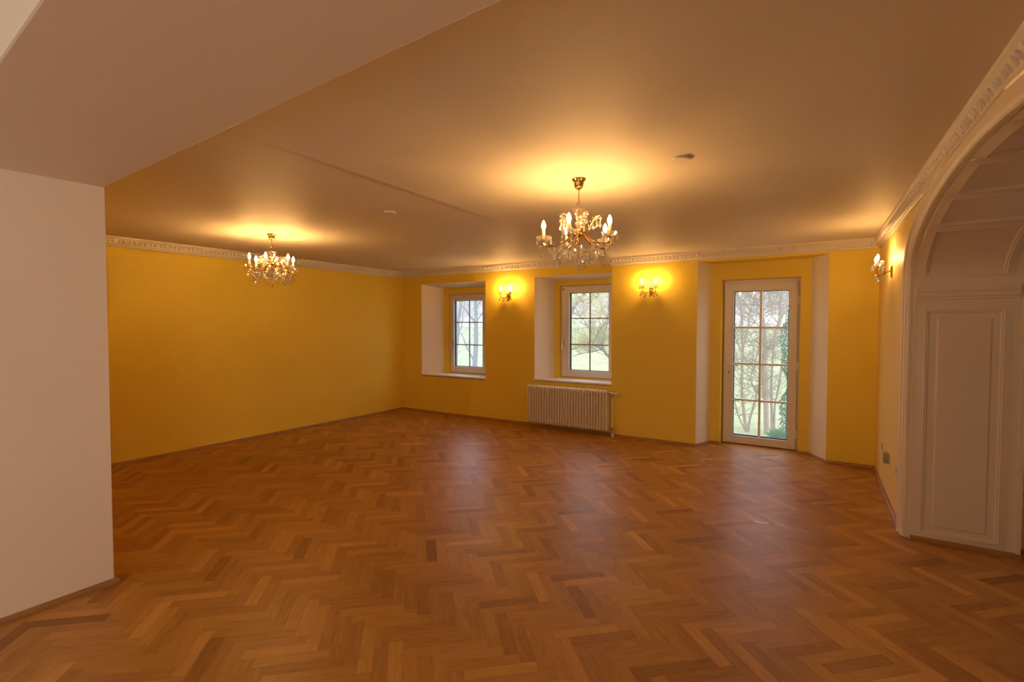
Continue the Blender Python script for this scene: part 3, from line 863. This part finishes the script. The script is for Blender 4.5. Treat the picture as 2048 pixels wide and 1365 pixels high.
def chandelier(loc, n, phase, Rb, zb, zl, horns, cl, label, seed):
    """hangs from loc; bulbs at radius Rb, bulb base at z = zb; zl scales the lower part"""
    rng = random.Random(seed)
    t = empty('chandelier', loc); tag(t, label, 'chandelier')
    b = MB(); b.lathe([(0.0435, 0), (0.0435, -0.006), (0.036, -0.013), (0.031, -0.020), (0.030, -0.034), (0.027, -0.048), (0.018, -0.060), (0.009, -0.066), (0.006, -0.070)], (0, 0, 0), 24)
    b.build('ceiling_canopy', M['brass'], t, smooth=40)
    b = MB(); b.tube([(0, 0, -0.066), (0, 0, -0.135)], 0.0038, 8)
    b.build('rod', M['brass'], t, smooth=40)
    b = MB()
    for z0, z1, ang in ((-0.130, -0.158, 0.3), (-0.152, -0.192, 1.8)):
        c = []
        for k in range(13):
            a = 2*PI*k/12; rx = 0.0075*math.cos(a); c.append((rx*math.cos(ang), rx*math.sin(ang), (z0+z1)/2+(z0-z1)/2*math.sin(a)))
        b.tube(c, 0.0018, 6, cap=False)
    b.tube([(0.006, 0, -0.140), (-0.012, 0.004, -0.150), (-0.022, 0.006, -0.158)], 0.002, 6)
    b.build('chain_link', M['brass'], t, smooth=40)
    b = MB(); prof = [(0.006, -0.222), (0.018, -0.218), (0.032, -0.208), (0.044, -0.194), (0.049, -0.188), (0.046, -0.192), (0.034, -0.212), (0.019, -0.223), (0.006, -0.228)]
    i = len(b.v); b.lathe(prof, (0, 0, 0), 20)
    for q in range(i, len(b.v)):
        x, y, z = b.v[q]; a = math.atan2(y, x); s = 1+0.05*math.cos(10*a) if math.hypot(x, y) > .03 else 1
        b.v[q] = (x*s, y*s, z)
    b.build('top_bowl', M['panglass'], t, smooth=30)
    zh = zb - 0.03          # hub height
    b = MB(); h = -0.225 - zh
    b.lathe([(0.006, -0.190), (0.006, -0.226), (0.014, -0.228), (0.021, -0.238), (0.017, -0.250), (0.010, -0.256), (0.022, -0.268), (0.026, -0.280), (0.016, -0.296), (0.011, -0.304), (0.020, -0.312), (0.024, zh+0.02), (0.020, zh+0.012)], (0, 0, 0), 12)
    b.build('stem', M['crystal'], t, smooth=30)
    b = MB(); b.lathe([(0.006, -0.19), (0.0045, zh)], (0, 0, 0), 8)
    b.lathe([(0.018, zh+0.014), (0.030, zh+0.006), (0.032, zh-0.006), (0.024, zh-0.016), (0.010, zh-0.026), (0.008, zh-0.05), (0.014, zh-0.058), (0.006, zh-0.068), (0.004, zh-0.085)], (0, 0, 0), 20)
    b.build('hub', M['brass'], t, smooth=40)
    first_arm = None
    zp = zb - 0.006 - 0.062*cl         # drip pan
    arms = []
    for k in range(n):
        a = phase + 2*PI*k/n
        b = MB()
        pts = catmull([(0.024, 0, zh), (0.055, 0, zh-0.022), (0.105, 0, zh-0.060), (0.160, 0, zh-0.072), (Rb-0.012, 0, zp-0.036), (Rb, 0, zp-0.010)], 6)
        b.tube(pts, 0.0064, 8, 0)
        b.lathe([(0.004, zp-0.014), (0.012, zp-0.010), (0.016, zp-0.006), (0.012, zp)], (Rb, 0, 0), 10, 0)
        # glass rosettes threaded on the arm and its curled tail
        for rr, zz in ((0.105, zh-0.060), (0.150, zh-0.071)): b.ball((rr, 0, zz), 0.010, 8, 5, sq=(0.7, 1, 1), m=1)
        b.tube(catmull([(Rb-0.012, 0, zp-0.036), (Rb+0.006, 0, zp-0.048), (Rb+0.022, 0, zp-0.040)], 4), [0.005]*4+[0.0045]*4+[0.003], 6, 0)
        b.ball((Rb+0.022, 0, zp-0.040), 0.009, 8, 5, m=1)
        if first_arm is None:
            arm = b.build('arm', [M['brass'], M['crystal']], t, smooth=40); arm.rotation_euler = (0, 0, a); first_arm = arm
        else: arm = put(first_arm, t, (0, 0, 0), a)
        part('pan', 'drip_pan', arm, (Rb, 0, zp))
        part('candle', 'candle_sleeve', arm, (Rb, 0, zp+0.004)).scale = (1, 1, cl)
        part('bulb', 'bulb', arm, (Rb, 0, zb))
        for j in range(5):
            c = 2*PI*(j+0.5)/5
            part('drop', 'crystal_drop', arm, (Rb+0.047*math.cos(c), 0.047*math.sin(c), zp+0.019), c)
        part('pear', 'crystal_drop', arm, (Rb+0.020, 0, zp-0.048), rng.uniform(0, 3), 0.9)
        part('pear', 'crystal_drop', arm, (0.150, 0, zh-0.082), rng.uniform(0, 3), 0.95)
        part('drop', 'crystal_drop', arm, (0.105, 0, zh-0.070), rng.uniform(0, 3))
        arms.append(a)
    # bead swags between neighbouring arms and from the arms to the lower finial
    for k in range(n):
        a0, a1 = arms[k], arms[k]+2*PI/n
        P = lambda a, r, z: (r*math.cos(a), r*math.sin(a), z)
        for q in ((P(a0, Rb-0.02, zp-0.04), P(a1, Rb-0.02, zp-0.04), 0.055*zl, 21), (P(a0, 0.12, zh-0.07), P(a0, 0.02, zh-0.075), 0.05*zl, 13), (P(a0, 0.14, zh-0.075), P(a1, 0.14, zh-0.075), 0.045*zl, 15)):
            b = MB(); sp = swag_pts(*q); beads(b, sp, 0.0064); b.tube(sp, 0.0012, 4); b.build('bead_swag', M['crystal'], t, smooth=25)
        m_ = (a0+a1)/2
        cs = math.cos(PI/n)
        part('pear', 'crystal_drop', t, P(m_, (Rb-0.02)*cs, zp-0.04-0.058*zl), m_, 0.95)
        part('drop', 'crystal_drop', t, P(m_-0.16, (Rb-0.01)*cs, zp-0.04-0.050*zl), m_)
        part('drop', 'crystal_drop', t, P(m_+0.16, (Rb-0.01)*cs, zp-0.04-0.050*zl), m_)
        part('pear', 'crystal_drop', t, P(m_, 0.14*cs, zh-0.075-0.045*zl), m_+1, 0.9)
        part('drop', 'crystal_drop', t, P(a0, 0.07, zh-0.115), a0)
        part('drop', 'crystal_drop', t, P(m_, 0.05, zh-0.10), a0)
    b = MB()
    for k in range(12): b.ball((0.030*math.cos(PI*k/6), 0.030*math.sin(PI*k/6), zh-0.09), 0.006, 6, 4)
    for k in range(8): b.ball((0, 0, zh-0.09-0.010*k), 0.0058, 6, 4)
    b.build('bead_tassel', M['crystal'], t, smooth=25)
    part('pear', 'crystal_drop', t, (0, 0, zh-0.165*zl), 0.4, 1.0)
    # raised scrolls between the arms, hung with drops
    first = None
    for k in range(n):
        a = phase + 2*PI*(k+0.5)/n
        b = MB()
        hs = horns
        b.tube(catmull([(0.022, 0, zh+0.005), (0.050, 0, zh+0.012), (0.072, 0, zh+0.05*hs), (0.095, 0, zh+0.092*hs), (0.122, 0, zh+0.112*hs), (0.134, 0, zh+0.098*hs)], 6), [0.0065]*20+[0.0085]*8+[0.005]*3, 8, 1)
        for (rr, zz) in ((0.060, 0.030), (0.072, 0.05), (0.082, 0.072), (0.095, 0.092), (0.109, 0.106), (0.122, 0.112), (0.134, 0.098)): b.ball((rr, 0, zh+zz*hs), 0.0125, 8, 5, m=0)
        beads(b, swag_pts((0.134, 0, zh+0.094*hs), (0.075, 0, zh+0.045*hs), 0.03, 8), 0.0045)
        if first is None: o = b.build('scroll', [M['crystal'], M['brass']], t, smooth=40); o.rotation_euler = (0, 0, a); first = o
        else: o = put(first, t, (0, 0, 0), a)
        part('pear', 'crystal_drop', o, (0.134, 0, zh+0.092*hs), 0.7, 0.85)
        part('drop', 'crystal_drop', o, (0.112, 0, zh+0.09*hs), 0.3)
        part('drop', 'crystal_drop', o, (0.090, 0, zh+0.07*hs), 0.3)
    return t

def facing(x, y):      # direction from a lamp towards the camera, in its own plan
    return math.atan2(-y, -x)
c1 = (-1.333, 2.898, ZB); c2 = (-4.968, 3.122, ZA)
chandelier(c1, 5, facing(c1[0], c1[1]) - math.radians(15), 0.220, -0.312, 1.0, 1.0, 1.0,
           'larger five-light brass and crystal chandelier hanging from the ceiling near the middle', 1)
chandelier(c2, 6, facing(c2[0], c2[1]) - math.radians(15), 0.216, -0.276, 1.15, 0.55, 1.3,
           'farther six-light crystal chandelier hanging before the yellow left wall', 2)

def sconce(loc, rz, label, bulb):
    """local frame: wall at y = 0, room towards -y"""
    t = empty('wall_sconce', loc, rz); tag(t, label, 'wall lamp', 'crystal wall lamps')
    b = MB()
    i = len(b.v); b.lathe([(0.024, 0), (0.027, 0.004), (0.022, 0.010), (0.010, 0.014), (1e-6, 0.015)], (0, 0, 0), 18)
    for q in range(i, len(b.v)): x, y, z = b.v[q]; b.v[q] = (x*1.1, -z, y*2.5)
    b.ball((0, -0.016, 0), 0.009); b.ball((0, -0.012, -0.042), 0.006)
    b.build('back_plate', M['brass'], t, smooth=40)
    b = MB()
    b.tube(catmull([(0, -0.010, 0), (0, -0.040, -0.012), (0, -0.060, 0.0), (0, -0.062, 0.030), (0, -0.060, 0.06)], 5), 0.0055, 8, 0)
    b.lathe([(0.006, 0.055), (0.012, 0.06), (0.010, 0.068), (0.004, 0.072)], (0, -0.060, 0), 10, 1)
    b.lathe([(0.004, -0.035), (0.012, -0.028), (0.015, -0.016), (0.008, -0.004), (0.012, 0.010), (0.010, 0.03), (0.005, 0.04)], (0, -0.060, 0), 10, 1)
    b.build('center_stem', [M['brass'], M['crystal']], t, smooth=40)
    for s in (-1, 1):
        b = MB()
        b.tube(catmull([(0, -0.060, -0.012), (s*0.03, -0.080, -0.036), (s*0.062, -0.096, -0.040), (s*0.085, -0.110, -0.018), (s*0.088, -0.112, 0.026)], 5), 0.0045, 8, 0)
        b.tube(catmull([(s*0.085, -0.110, -0.018), (s*0.096, -0.114, -0.030), (s*0.108, -0.114, -0.026)], 4), 0.0035, 6, 0)
        b.lathe([(0.004, 0.022), (0.012, 0.028), (0.010, 0.034)], (s*0.088, -0.112, 0), 10, 0)
        b.ball((s*0.062, -0.096, -0.040), 0.008, 8, 5, m=1)
        arm = b.build('arm', [M['brass'], M['crystal']], t, smooth=40)
        c = (s*0.088, -0.112, 0.036)
        part('pan', 'drip_pan', arm, c, 0, 0.72)
        part('candle', 'candle_sleeve', arm, (c[0], c[1], c[2]+0.002), 0, 0.80)
        lb = part('bulb', 'bulb', arm, (c[0], c[1], c[2]+0.053), 0, 0.92)
        lb.material_slots[0].link = 'OBJECT'; lb.material_slots[0].material = M[bulb]
        for j in range(5):
            a = 2*PI*(j+0.5)/5
            part('drop', 'crystal_drop', arm, (c[0]+0.034*math.cos(a), c[1]+0.034*math.sin(a), c[2]+0.012), a, 0.8)
        part('pear', 'crystal_drop', arm, (s*0.108, -0.114, -0.030), 0.3, 0.8)
        part('pear', 'crystal_drop', arm, (s*0.062, -0.096, -0.050), 0.8, 0.75)
        part('drop', 'crystal_drop', arm, (s*0.040, -0.090, -0.046), 0.1, 0.9)
        part('drop', 'crystal_drop', arm, (s*0.088, -0.112, -0.026), 0.5, 0.9)
        b = MB(); beads(b, swag_pts((s*0.096, -0.114, -0.034), (0, -0.075, -0.034), 0.030, 10), 0.0045); b.build('bead_swag', M['crystal'], arm, smooth=25)
        # curled glass plume
        b = MB()
        b.tube(catmull([(0, -0.060, 0.05), (s*0.014, -0.068, 0.078), (s*0.036, -0.078, 0.088), (s*0.050, -0.084, 0.074)], 5), [0.005]*6+[0.0065]*6+[0.004]*4, 8)
        pl = b.build('plume', M['crystal'], t, smooth=30)
        part('drop', 'crystal_drop', pl, (s*0.050, -0.084, 0.070), 0, 0.7)
    part('pear', 'crystal_drop', t, (0, -0.060, -0.036), 0.2, 0.85)
sconce((-4.225, YA, 1.992), 0, 'crystal wall lamp with the brightest glow, on the yellow wall between the two windows', 'bulb_strong')
sconce((-1.962, YB, 1.992), 0, 'two-candle crystal wall lamp between the second window and the garden door', 'bulb_medium')
sconce((xw(5.49), 5.49, 2.012), -PI/2, 'crystal wall lamp seen from the side on the wall beside the arch', 'bulb_medium')

# ------------------------------------------------------------------ garden
def gz(x, y):
    k = [(7.1, -0.16), (8.4, -0.22), (10, -0.44), (12, -0.42), (14, -0.25), (20, 0.30), (30, 1.42), (33, 1.65), (60, 6.0), (100, 30)]
    for (a, za), (c, zc) in zip(k, k[1:]):
        if y <= c: return za + (zc-za)*max(0, (y-a))/(c-a)
    return k[-1][1]
def terrain(name, y0, y1, x0, x1, m, label, ny=24, nx=30, amp=0.04):
    r = random.Random(3); b = MB()
    ys = [y0+(y1-y0)*(i/ny)**1.2 for i in range(ny+1)]; xs = [x0+(x1-x0)*i/nx for i in range(nx+1)]
    i0 = len(b.v)
    for y in ys:
        for x in xs: b.v.append((x, y, gz(x, y)+r.uniform(-amp, amp)))
    for i in range(ny):
        for j in range(nx):
            q = i*(nx+1)+j; b.f.append([q, q+1, q+nx+2, q+nx+1]); b.m.append(0)
    struct(b.build(name, m, smooth=60), label, 'ground')
terrain('lawn', 7.1, 31, -45, 22, M['lawn'], 'sloping green lawn outside the windows')
terrain('hillside', 30.6, 100, -150, 60, M['hill'], 'pale brown wooded hillside beyond the garden', amp=0.5)

b = MB(); b.box(-40, 3, 29.8, 30.1, 1.2, 2.02); b.box(-40, 3, 29.75, 30.15, 2.02, 2.08)
tag(b.build('garden_wall', M['gwall']), 'long low white garden wall at the far edge of the lawn', 'wall')
t = empty('house', (-16.9, 41, 1.9)); tag(t, 'small pale house on the hillside behind the garden wall', 'house')
b = MB(); b.box(-0.9, 0.9, -0.7, 0.9, 0, 0.75); b.build('house_wall', M['gwall'], t)
b = MB(); b.face([(-1.0, -0.85, 0.72), (1.0, -0.85, 0.72), (1.0, 0.1, 1.05), (-1.0, 0.1, 1.05)]); b.face([(-1.0, 1.05, 0.72), (1.0, 1.05, 0.72), (1.0, 0.1, 1.05), (-1.0, 0.1, 1.05)])
b.face([(-1, -0.85, 0.72), (-1, 0.1, 1.05), (-1, 1.05, 0.72)]); b.face([(1, -0.85, 0.72), (1, 0.1, 1.05), (1, 1.05, 0.72)])
b.build('roof', M['roof'], t)

def leaves(name, m, pts, size, parent, rng):
    b = MB()
    for p in pts:
        s = size*rng.uniform(0.6, 1.3)
        n = Vector((rng.uniform(-1, 1), rng.uniform(-1, 1), rng.uniform(-1, 1))).normalized()
        u = n.orthogonal().normalized(); v = n.cross(u); p = Vector(p)
        b.face([p-u*s, p+v*s*0.45+n*s*0.1, p+u*s, p-v*s*0.45+n*s*0.1])
    return b.build(name, m, parent, clean=False)

def tree(name, limbs, label, bark, seed, twigs=26, tw_len=0.8, levels=2, leaf=None, nleaf=0, lsize=0.03, group=None, cat='tree', upbias=0.35, tr=0.010):
    """limbs: list of (points, r0, r1); fine twigs grow from every limb"""
    rng = random.Random(seed); base = Vector(limbs[0][0][0])
    t = empty(name, base); tag(t, label, cat, group)
    b = MB(); tips = []; segs = []
    for pts, r0, r1 in limbs:
        c = [p-base for p in catmull(pts, 5)]
        n = len(c)
        b.tube(c, [r0+(r1-r0)*k/(n-1) for k in range(n)], 8)
        segs.append(c)
    b.build('trunk', bark, t, smooth=60)
    tb = MB()
    def grow(p, d, L, r, lev):
        q = [p]; dd = d.copy(); n = 5
        for k in range(n):
            dd = (dd + Vector((rng.gauss(0, .22), rng.gauss(0, .22), rng.gauss(0, .18)+0.04))).normalized()
            q.append(q[-1]+dd*(L/n))
        tb.tube(q, [r*(1-0.8*k/n) for k in range(n+1)], 4, cap=False)
        tips.extend(q[2:])
        if lev > 0:
            for _ in range(rng.randint(2, 4)):
                k = rng.randint(1, n-1)
                sd = (dd + Vector((rng.gauss(0, .7), rng.gauss(0, .7), rng.gauss(0, .5)))).normalized()
                grow(q[k], sd, L*rng.uniform(.4, .7), r*0.55, lev-1)
    for c in segs:
        for _ in range(max(2, int(twigs*len(c)/40))):
            k = rng.randint(int(len(c)*0.25), len(c)-1)
            d = Vector((rng.gauss(0, 1), rng.gauss(0, .8), abs(rng.gauss(0, .5))+upbias)).normalized()
            grow(c[k], d, tw_len*rng.uniform(.5, 1.2), tr*rng.uniform(.5, 1.0), levels)
    tw = tb.build('twigs', M['twig'], t, clean=False); tw['kind'] = 'stuff'
    if leaf:
        lp = [rng.choice(tips)+Vector((rng.gauss(0, .03), rng.gauss(0, .03), rng.gauss(0, .03))) for _ in range(nleaf)]
        lf = leaves('foliage', leaf, lp, lsize, t, rng); lf['kind'] = 'stuff'
    return t

def L3(y, pts): return [(x, y+dy, z) for x, z, dy in [(p[0], p[1], p[2] if len(p) > 2 else 0) for p in pts]]
# seen through the left window
tree('tree', [(L3(14, [(-10.40, -0.35), (-10.38, 0.05), (-10.32, 0.82), (-10.32, 1.42), (-10.31, 1.64), (-10.32, 2.05), (-10.34, 2.36), (-10.33, 3.4, .2), (-10.2, 5.0, .3)]), 0.095, 0.045),
     (L3(14, [(-10.32, 1.6), (-10.51, 1.85, -.1), (-10.65, 2.06, -.15), (-10.83, 2.27, -.2), (-11.2, 3.0, -.3), (-11.5, 4.2, -.3)]), 0.045, 0.02),
     (L3(14, [(-10.28, 1.62), (-10.21, 1.74), (-10.04, 2.01, .1), (-9.89, 2.28, .2), (-9.5, 3.2, .4)]), 0.028, 0.012),
     (L3(14, [(-10.32, 2.02), (-10.24, 2.19), (-10.13, 2.38), (-10.0, 2.9)]), 0.035, 0.015),
     (L3(14, [(-10.39, 0.22), (-10.49, 0.52, -.1), (-10.58, 0.65, -.1), (-10.66, 0.86, -.15), (-10.75, 1.13, -.2), (-10.91, 1.27, -.2), (-11.05, 1.5, -.2)]), 0.030, 0.010)],
     'bare grey forked tree standing behind the right panes of the left window', M['bark'], 11, 22, 0.7, 2, M['leaf2'], 250, 0.025)
tree('tree', [(L3(16, [(-12.84, -0.2), (-12.81, 0.51), (-12.73, 0.99), (-12.70, 1.56), (-12.59, 2.14), (-12.54, 2.49), (-12.4, 3.6), (-12.3, 5)]), 0.085, 0.05),
     (L3(16, [(-12.70, 1.0), (-12.63, 1.23), (-12.50, 1.56), (-12.44, 1.97), (-12.40, 2.16), (-12.3, 2.9)]), 0.030, 0.015)],
     'bare leaning grey tree behind the left panes of the left window', M['bark'], 12, 22, 0.8, 2, M['leaf2'], 200, 0.025)
# seen through the second window
tree('tree', [(L3(11, [(-6.10, -0.42), (-5.82, 0.16), (-5.58, 1.04), (-5.36, 1.59), (-5.22, 1.88), (-5.08, 2.10), (-4.99, 2.19), (-4.88, 2.30), (-4.5, 2.75), (-3.9, 3.3)]), 0.055, 0.03),
     (L3(11, [(-4.5, 2.75), (-4.45, 2.3, -.1), (-4.63, 2.12, -.1), (-4.78, 2.04, -.1), (-4.95, 2.10, -.1), (-5.02, 2.05, -.1)]), 0.018, 0.006)],
     'slanting young tree crossing the top left pane of the second window', M['bark'], 13, 36, 0.75, 2, M['leaf'], 2600, 0.026)
tree('tree', [(L3(9.5, [(-2.95, -0.42), (-3.20, 0.0), (-3.36, 0.30), (-3.55, 0.69), (-3.68, 0.87), (-3.82, 1.02), (-3.97, 1.11), (-4.04, 1.16), (-4.12, 1.13), (-4.30, 1.10), (-4.51, 1.02), (-4.67, 0.92)]), 0.040, 0.008),
     (L3(9.5, [(-3.82, 1.02), (-3.90, 1.02), (-4.05, 0.98), (-4.22, 0.95), (-4.49, 0.88)]), 0.012, 0.006),
     (L3(9.5, [(-4.02, 1.16), (-3.94, 1.35), (-3.84, 1.49), (-3.74, 1.66), (-3.70, 1.84), (-3.6, 2.4)]), 0.014, 0.006),
     (L3(9.5, [(-3.81, 1.02), (-3.86, 1.17), (-4.10, 1.42), (-4.22, 1.60), (-4.33, 1.72), (-4.5, 2.0)]), 0.013, 0.006),
     (L3(9.5, [(-3.81, 1.02), (-3.84, 1.11), (-3.76, 1.46), (-3.72, 1.74), (-3.7, 2.3)]), 0.014, 0.006)],
     'crooked dark-limbed bush bending across the lower panes of the second window', M['bark'], 14, 56, 0.6, 2, M['leaf'], 4200, 0.019, cat='bush', tr=0.006)
# seen through the garden door
tree('tree', [(L3(10, [(-0.88, -0.50), (-0.89, -0.35), (-0.90, -0.06), (-0.91, 0.32), (-0.92, 0.69), (-0.93, 0.87), (-0.92, 1.09), (-0.85, 1.15), (-0.78, 1.31), (-0.74, 1.48), (-0.69, 1.68), (-0.64, 1.86), (-0.59, 2.01), (-0.50, 2.5), (-0.4, 3.4)]), 0.048, 0.026),
     (L3(10, [(-0.92, 1.07), (-0.94, 1.31), (-0.96, 1.51), (-0.99, 1.73), (-0.99, 1.89), (-0.96, 2.03), (-0.97, 2.14), (-0.9, 2.8)]), 0.028, 0.013),
     (L3(10, [(-0.68, 1.76), (-0.78, 1.83), (-0.90, 1.88), (-1.04, 1.89), (-1.13, 2.00), (-1.23, 2.08), (-1.31, 2.12), (-1.6, 2.3)]), 0.019, 0.008)],
     'bare pinkish forked tree behind the right panes of the garden door', M['bark2'], 15, 32, 0.65, 2, M['leaf'], 700, 0.02, tr=0.008)
tree('tree', [(L3(10.3, [(-0.82, -0.50), (-0.83, -0.3), (-0.84, 0.07), (-0.85, 0.45), (-0.84, 0.76), (-0.82, 1.09), (-0.77, 1.45), (-0.7, 2.2)]), 0.028, 0.010),
     (L3(10.3, [(-0.79, -0.50), (-0.79, -0.17), (-0.78, 0.08), (-0.73, 0.39), (-0.70, 0.70), (-0.67, 1.01), (-0.66, 1.36), (-0.6, 2.0)]), 0.022, 0.008),
     (L3(10.3, [(-0.86, -0.45), (-0.95, 0.0), (-1.0, 0.4), (-0.97, 0.9), (-1.02, 1.4)]), 0.012, 0.005)],
     'cluster of straight thin stems just right of the forked tree behind the door', M['bark2'], 16, 30, 0.55, 2, M['leaf'], 400, 0.018, cat='bush', tr=0.006)
tree('tree', [(L3(10, [(-1.20, -0.50), (-1.21, -0.40), (-1.24, -0.30), (-1.28, 0.03), (-1.31, 0.35), (-1.31, 0.73), (-1.31, 0.98), (-1.32, 1.37), (-1.34, 1.81), (-1.39, 2.03), (-1.41, 2.13), (-1.5, 2.8)]), 0.032, 0.010),
     (L3(10, [(-1.19, -0.44), (-1.17, -0.21), (-1.11, 0.05), (-1.06, 0.28), (-1.01, 0.50), (-0.98, 0.72), (-0.97, 1.1)]), 0.024, 0.008),
     (L3(10, [(-1.06, 0.28), (-1.14, 0.46), (-1.16, 0.58), (-1.11, 0.76), (-1.05, 1.08), (-1.02, 1.26), (-1.0, 1.7)]), 0.014, 0.006),
     (L3(10, [(-1.22, -0.45), (-1.33, -0.22), (-1.37, -0.10), (-1.42, 0.10), (-1.46, 0.24), (-1.5, 0.8)]), 0.015, 0.006),
     (L3(10, [(-1.31, 0.97), (-1.26, 1.31), (-1.21, 1.50), (-1.22, 1.69), (-1.15, 1.90), (-1.07, 2.1)]), 0.012, 0.005),
     (L3(10, [(-1.31, 0.98), (-1.38, 1.17), (-1.44, 1.33), (-1.51, 1.44), (-1.6, 1.8)]), 0.013, 0.006)],
     'many-stemmed bare bush behind the left panes of the garden door', M['bark2'], 17, 50, 0.6, 2, M['leaf2'], 900, 0.018, cat='bush', tr=0.007)
# ivy-clad trunk and low evergreen by the door
def ivy():
    r = random.Random(31); base = Vector((-0.50, 9.4, -0.36)); t = empty('climbing_ivy', base)
    tag(t, 'dark ivy-covered trunk at the right edge of the garden door panes', 'ivy')
    b = MB(); b.tube([(0, 0, 0), (0.02, 0, 1.1), (0.0, 0, 2.0), (0.06, 0, 2.9)], [0.07, 0.06, 0.05, 0.03], 8); b.build('trunk', M['bark'], t, smooth=60)
    pts = []
    for _ in range(2600):
        z = r.uniform(0.0, 2.15); a = r.uniform(0, 2*PI)
        rad = (0.11+0.05*math.sin(z*5)+0.03*math.sin(z*11+1))*r.uniform(0.6, 1.15)
        pts.append((rad*math.cos(a), rad*math.sin(a), z))
    lf = leaves('foliage', M['ivy'], pts, 0.026, t, r); lf['kind'] = 'stuff'
ivy()
def shrub():
    r = random.Random(33); base = Vector((-0.60, 8.5, -0.23)); t = empty('evergreen_shrub', base)
    tag(t, 'low bright green evergreen shrub just outside the garden door', 'shrub')
    b = MB(); lfp = MB()
    for _ in range(12):
        a = r.uniform(0, 2*PI); q = r.uniform(0.02, 0.09); b.tube([(0, 0, 0), (q*math.cos(a)*.6, q*math.sin(a)*.6, .1), (q*math.cos(a)*1.4, q*math.sin(a)*1.4, .2)], [0.006, 0.004, 0.002], 5)
    b.build('stem', M['twig'], t)
    for _ in range(420):
        a = r.uniform(0, 2*PI); e = r.uniform(0.1, 1.4); d = Vector((math.cos(a)*math.cos(e), math.sin(a)*math.cos(e), math.sin(e)))
        p = d*r.uniform(0.03, 0.12); p.z = p.z*0.9+0.03
        q = p+(d+Vector((r.gauss(0, .3), r.gauss(0, .3), r.gauss(0, .3)))).normalized()*0.085; s = d.orthogonal().normalized()*0.009
        lfp.face([p, (p+q)/2+s, q, (p+q)/2-s])
    o = lfp.build('foliage', M['shrub'], t, clean=False); o['kind'] = 'stuff'
shrub()
# the wood on the hillside
def wood():
    r = random.Random(77); first = None
    for k in range(12):
        y = (36, 46, 57)[k % 3]+r.uniform(-1, 1); ang = math.radians(3+38*(k+0.5)/12); x = -y*math.tan(ang)+r.uniform(-1, 1)
        z = gz(x, y)-0.2
        lab = 'bare tree in the pale wood on the distant hillside'; grp = 'bare trees on the hillside'
        if first is None:
            first = tree('tree', [([(0, 0, 0), (0.1, 0, 1.5), (0.0, 0.1, 3.5), (0.15, 0, 6.5)], 0.14, 0.05),
                 ([(0.02, 0, 1.6), (-0.6, 0.2, 2.8), (-1.2, 0.3, 5.0)], 0.07, 0.02), ([(0.05, 0, 2.2), (0.7, 0.2, 3.2), (1.3, 0.3, 5.2)], 0.06, 0.02)],
                 lab, M['bark2'], 41, 60, 1.9, 2, M['leaf'], 900, 0.06, grp, upbias=0.5, tr=0.022)
            first.location = (x, y, z); src = first
        else:
            c = src.copy(); COL.objects.link(c); c.location = (x, y, z); c.rotation_euler = (0, 0, r.uniform(0, 6)); s = r.uniform(.8, 1.3); c.scale = (s, s, s)
            for ch in src.children:
                d = ch.copy(); COL.objects.link(d); d.parent = c
wood()
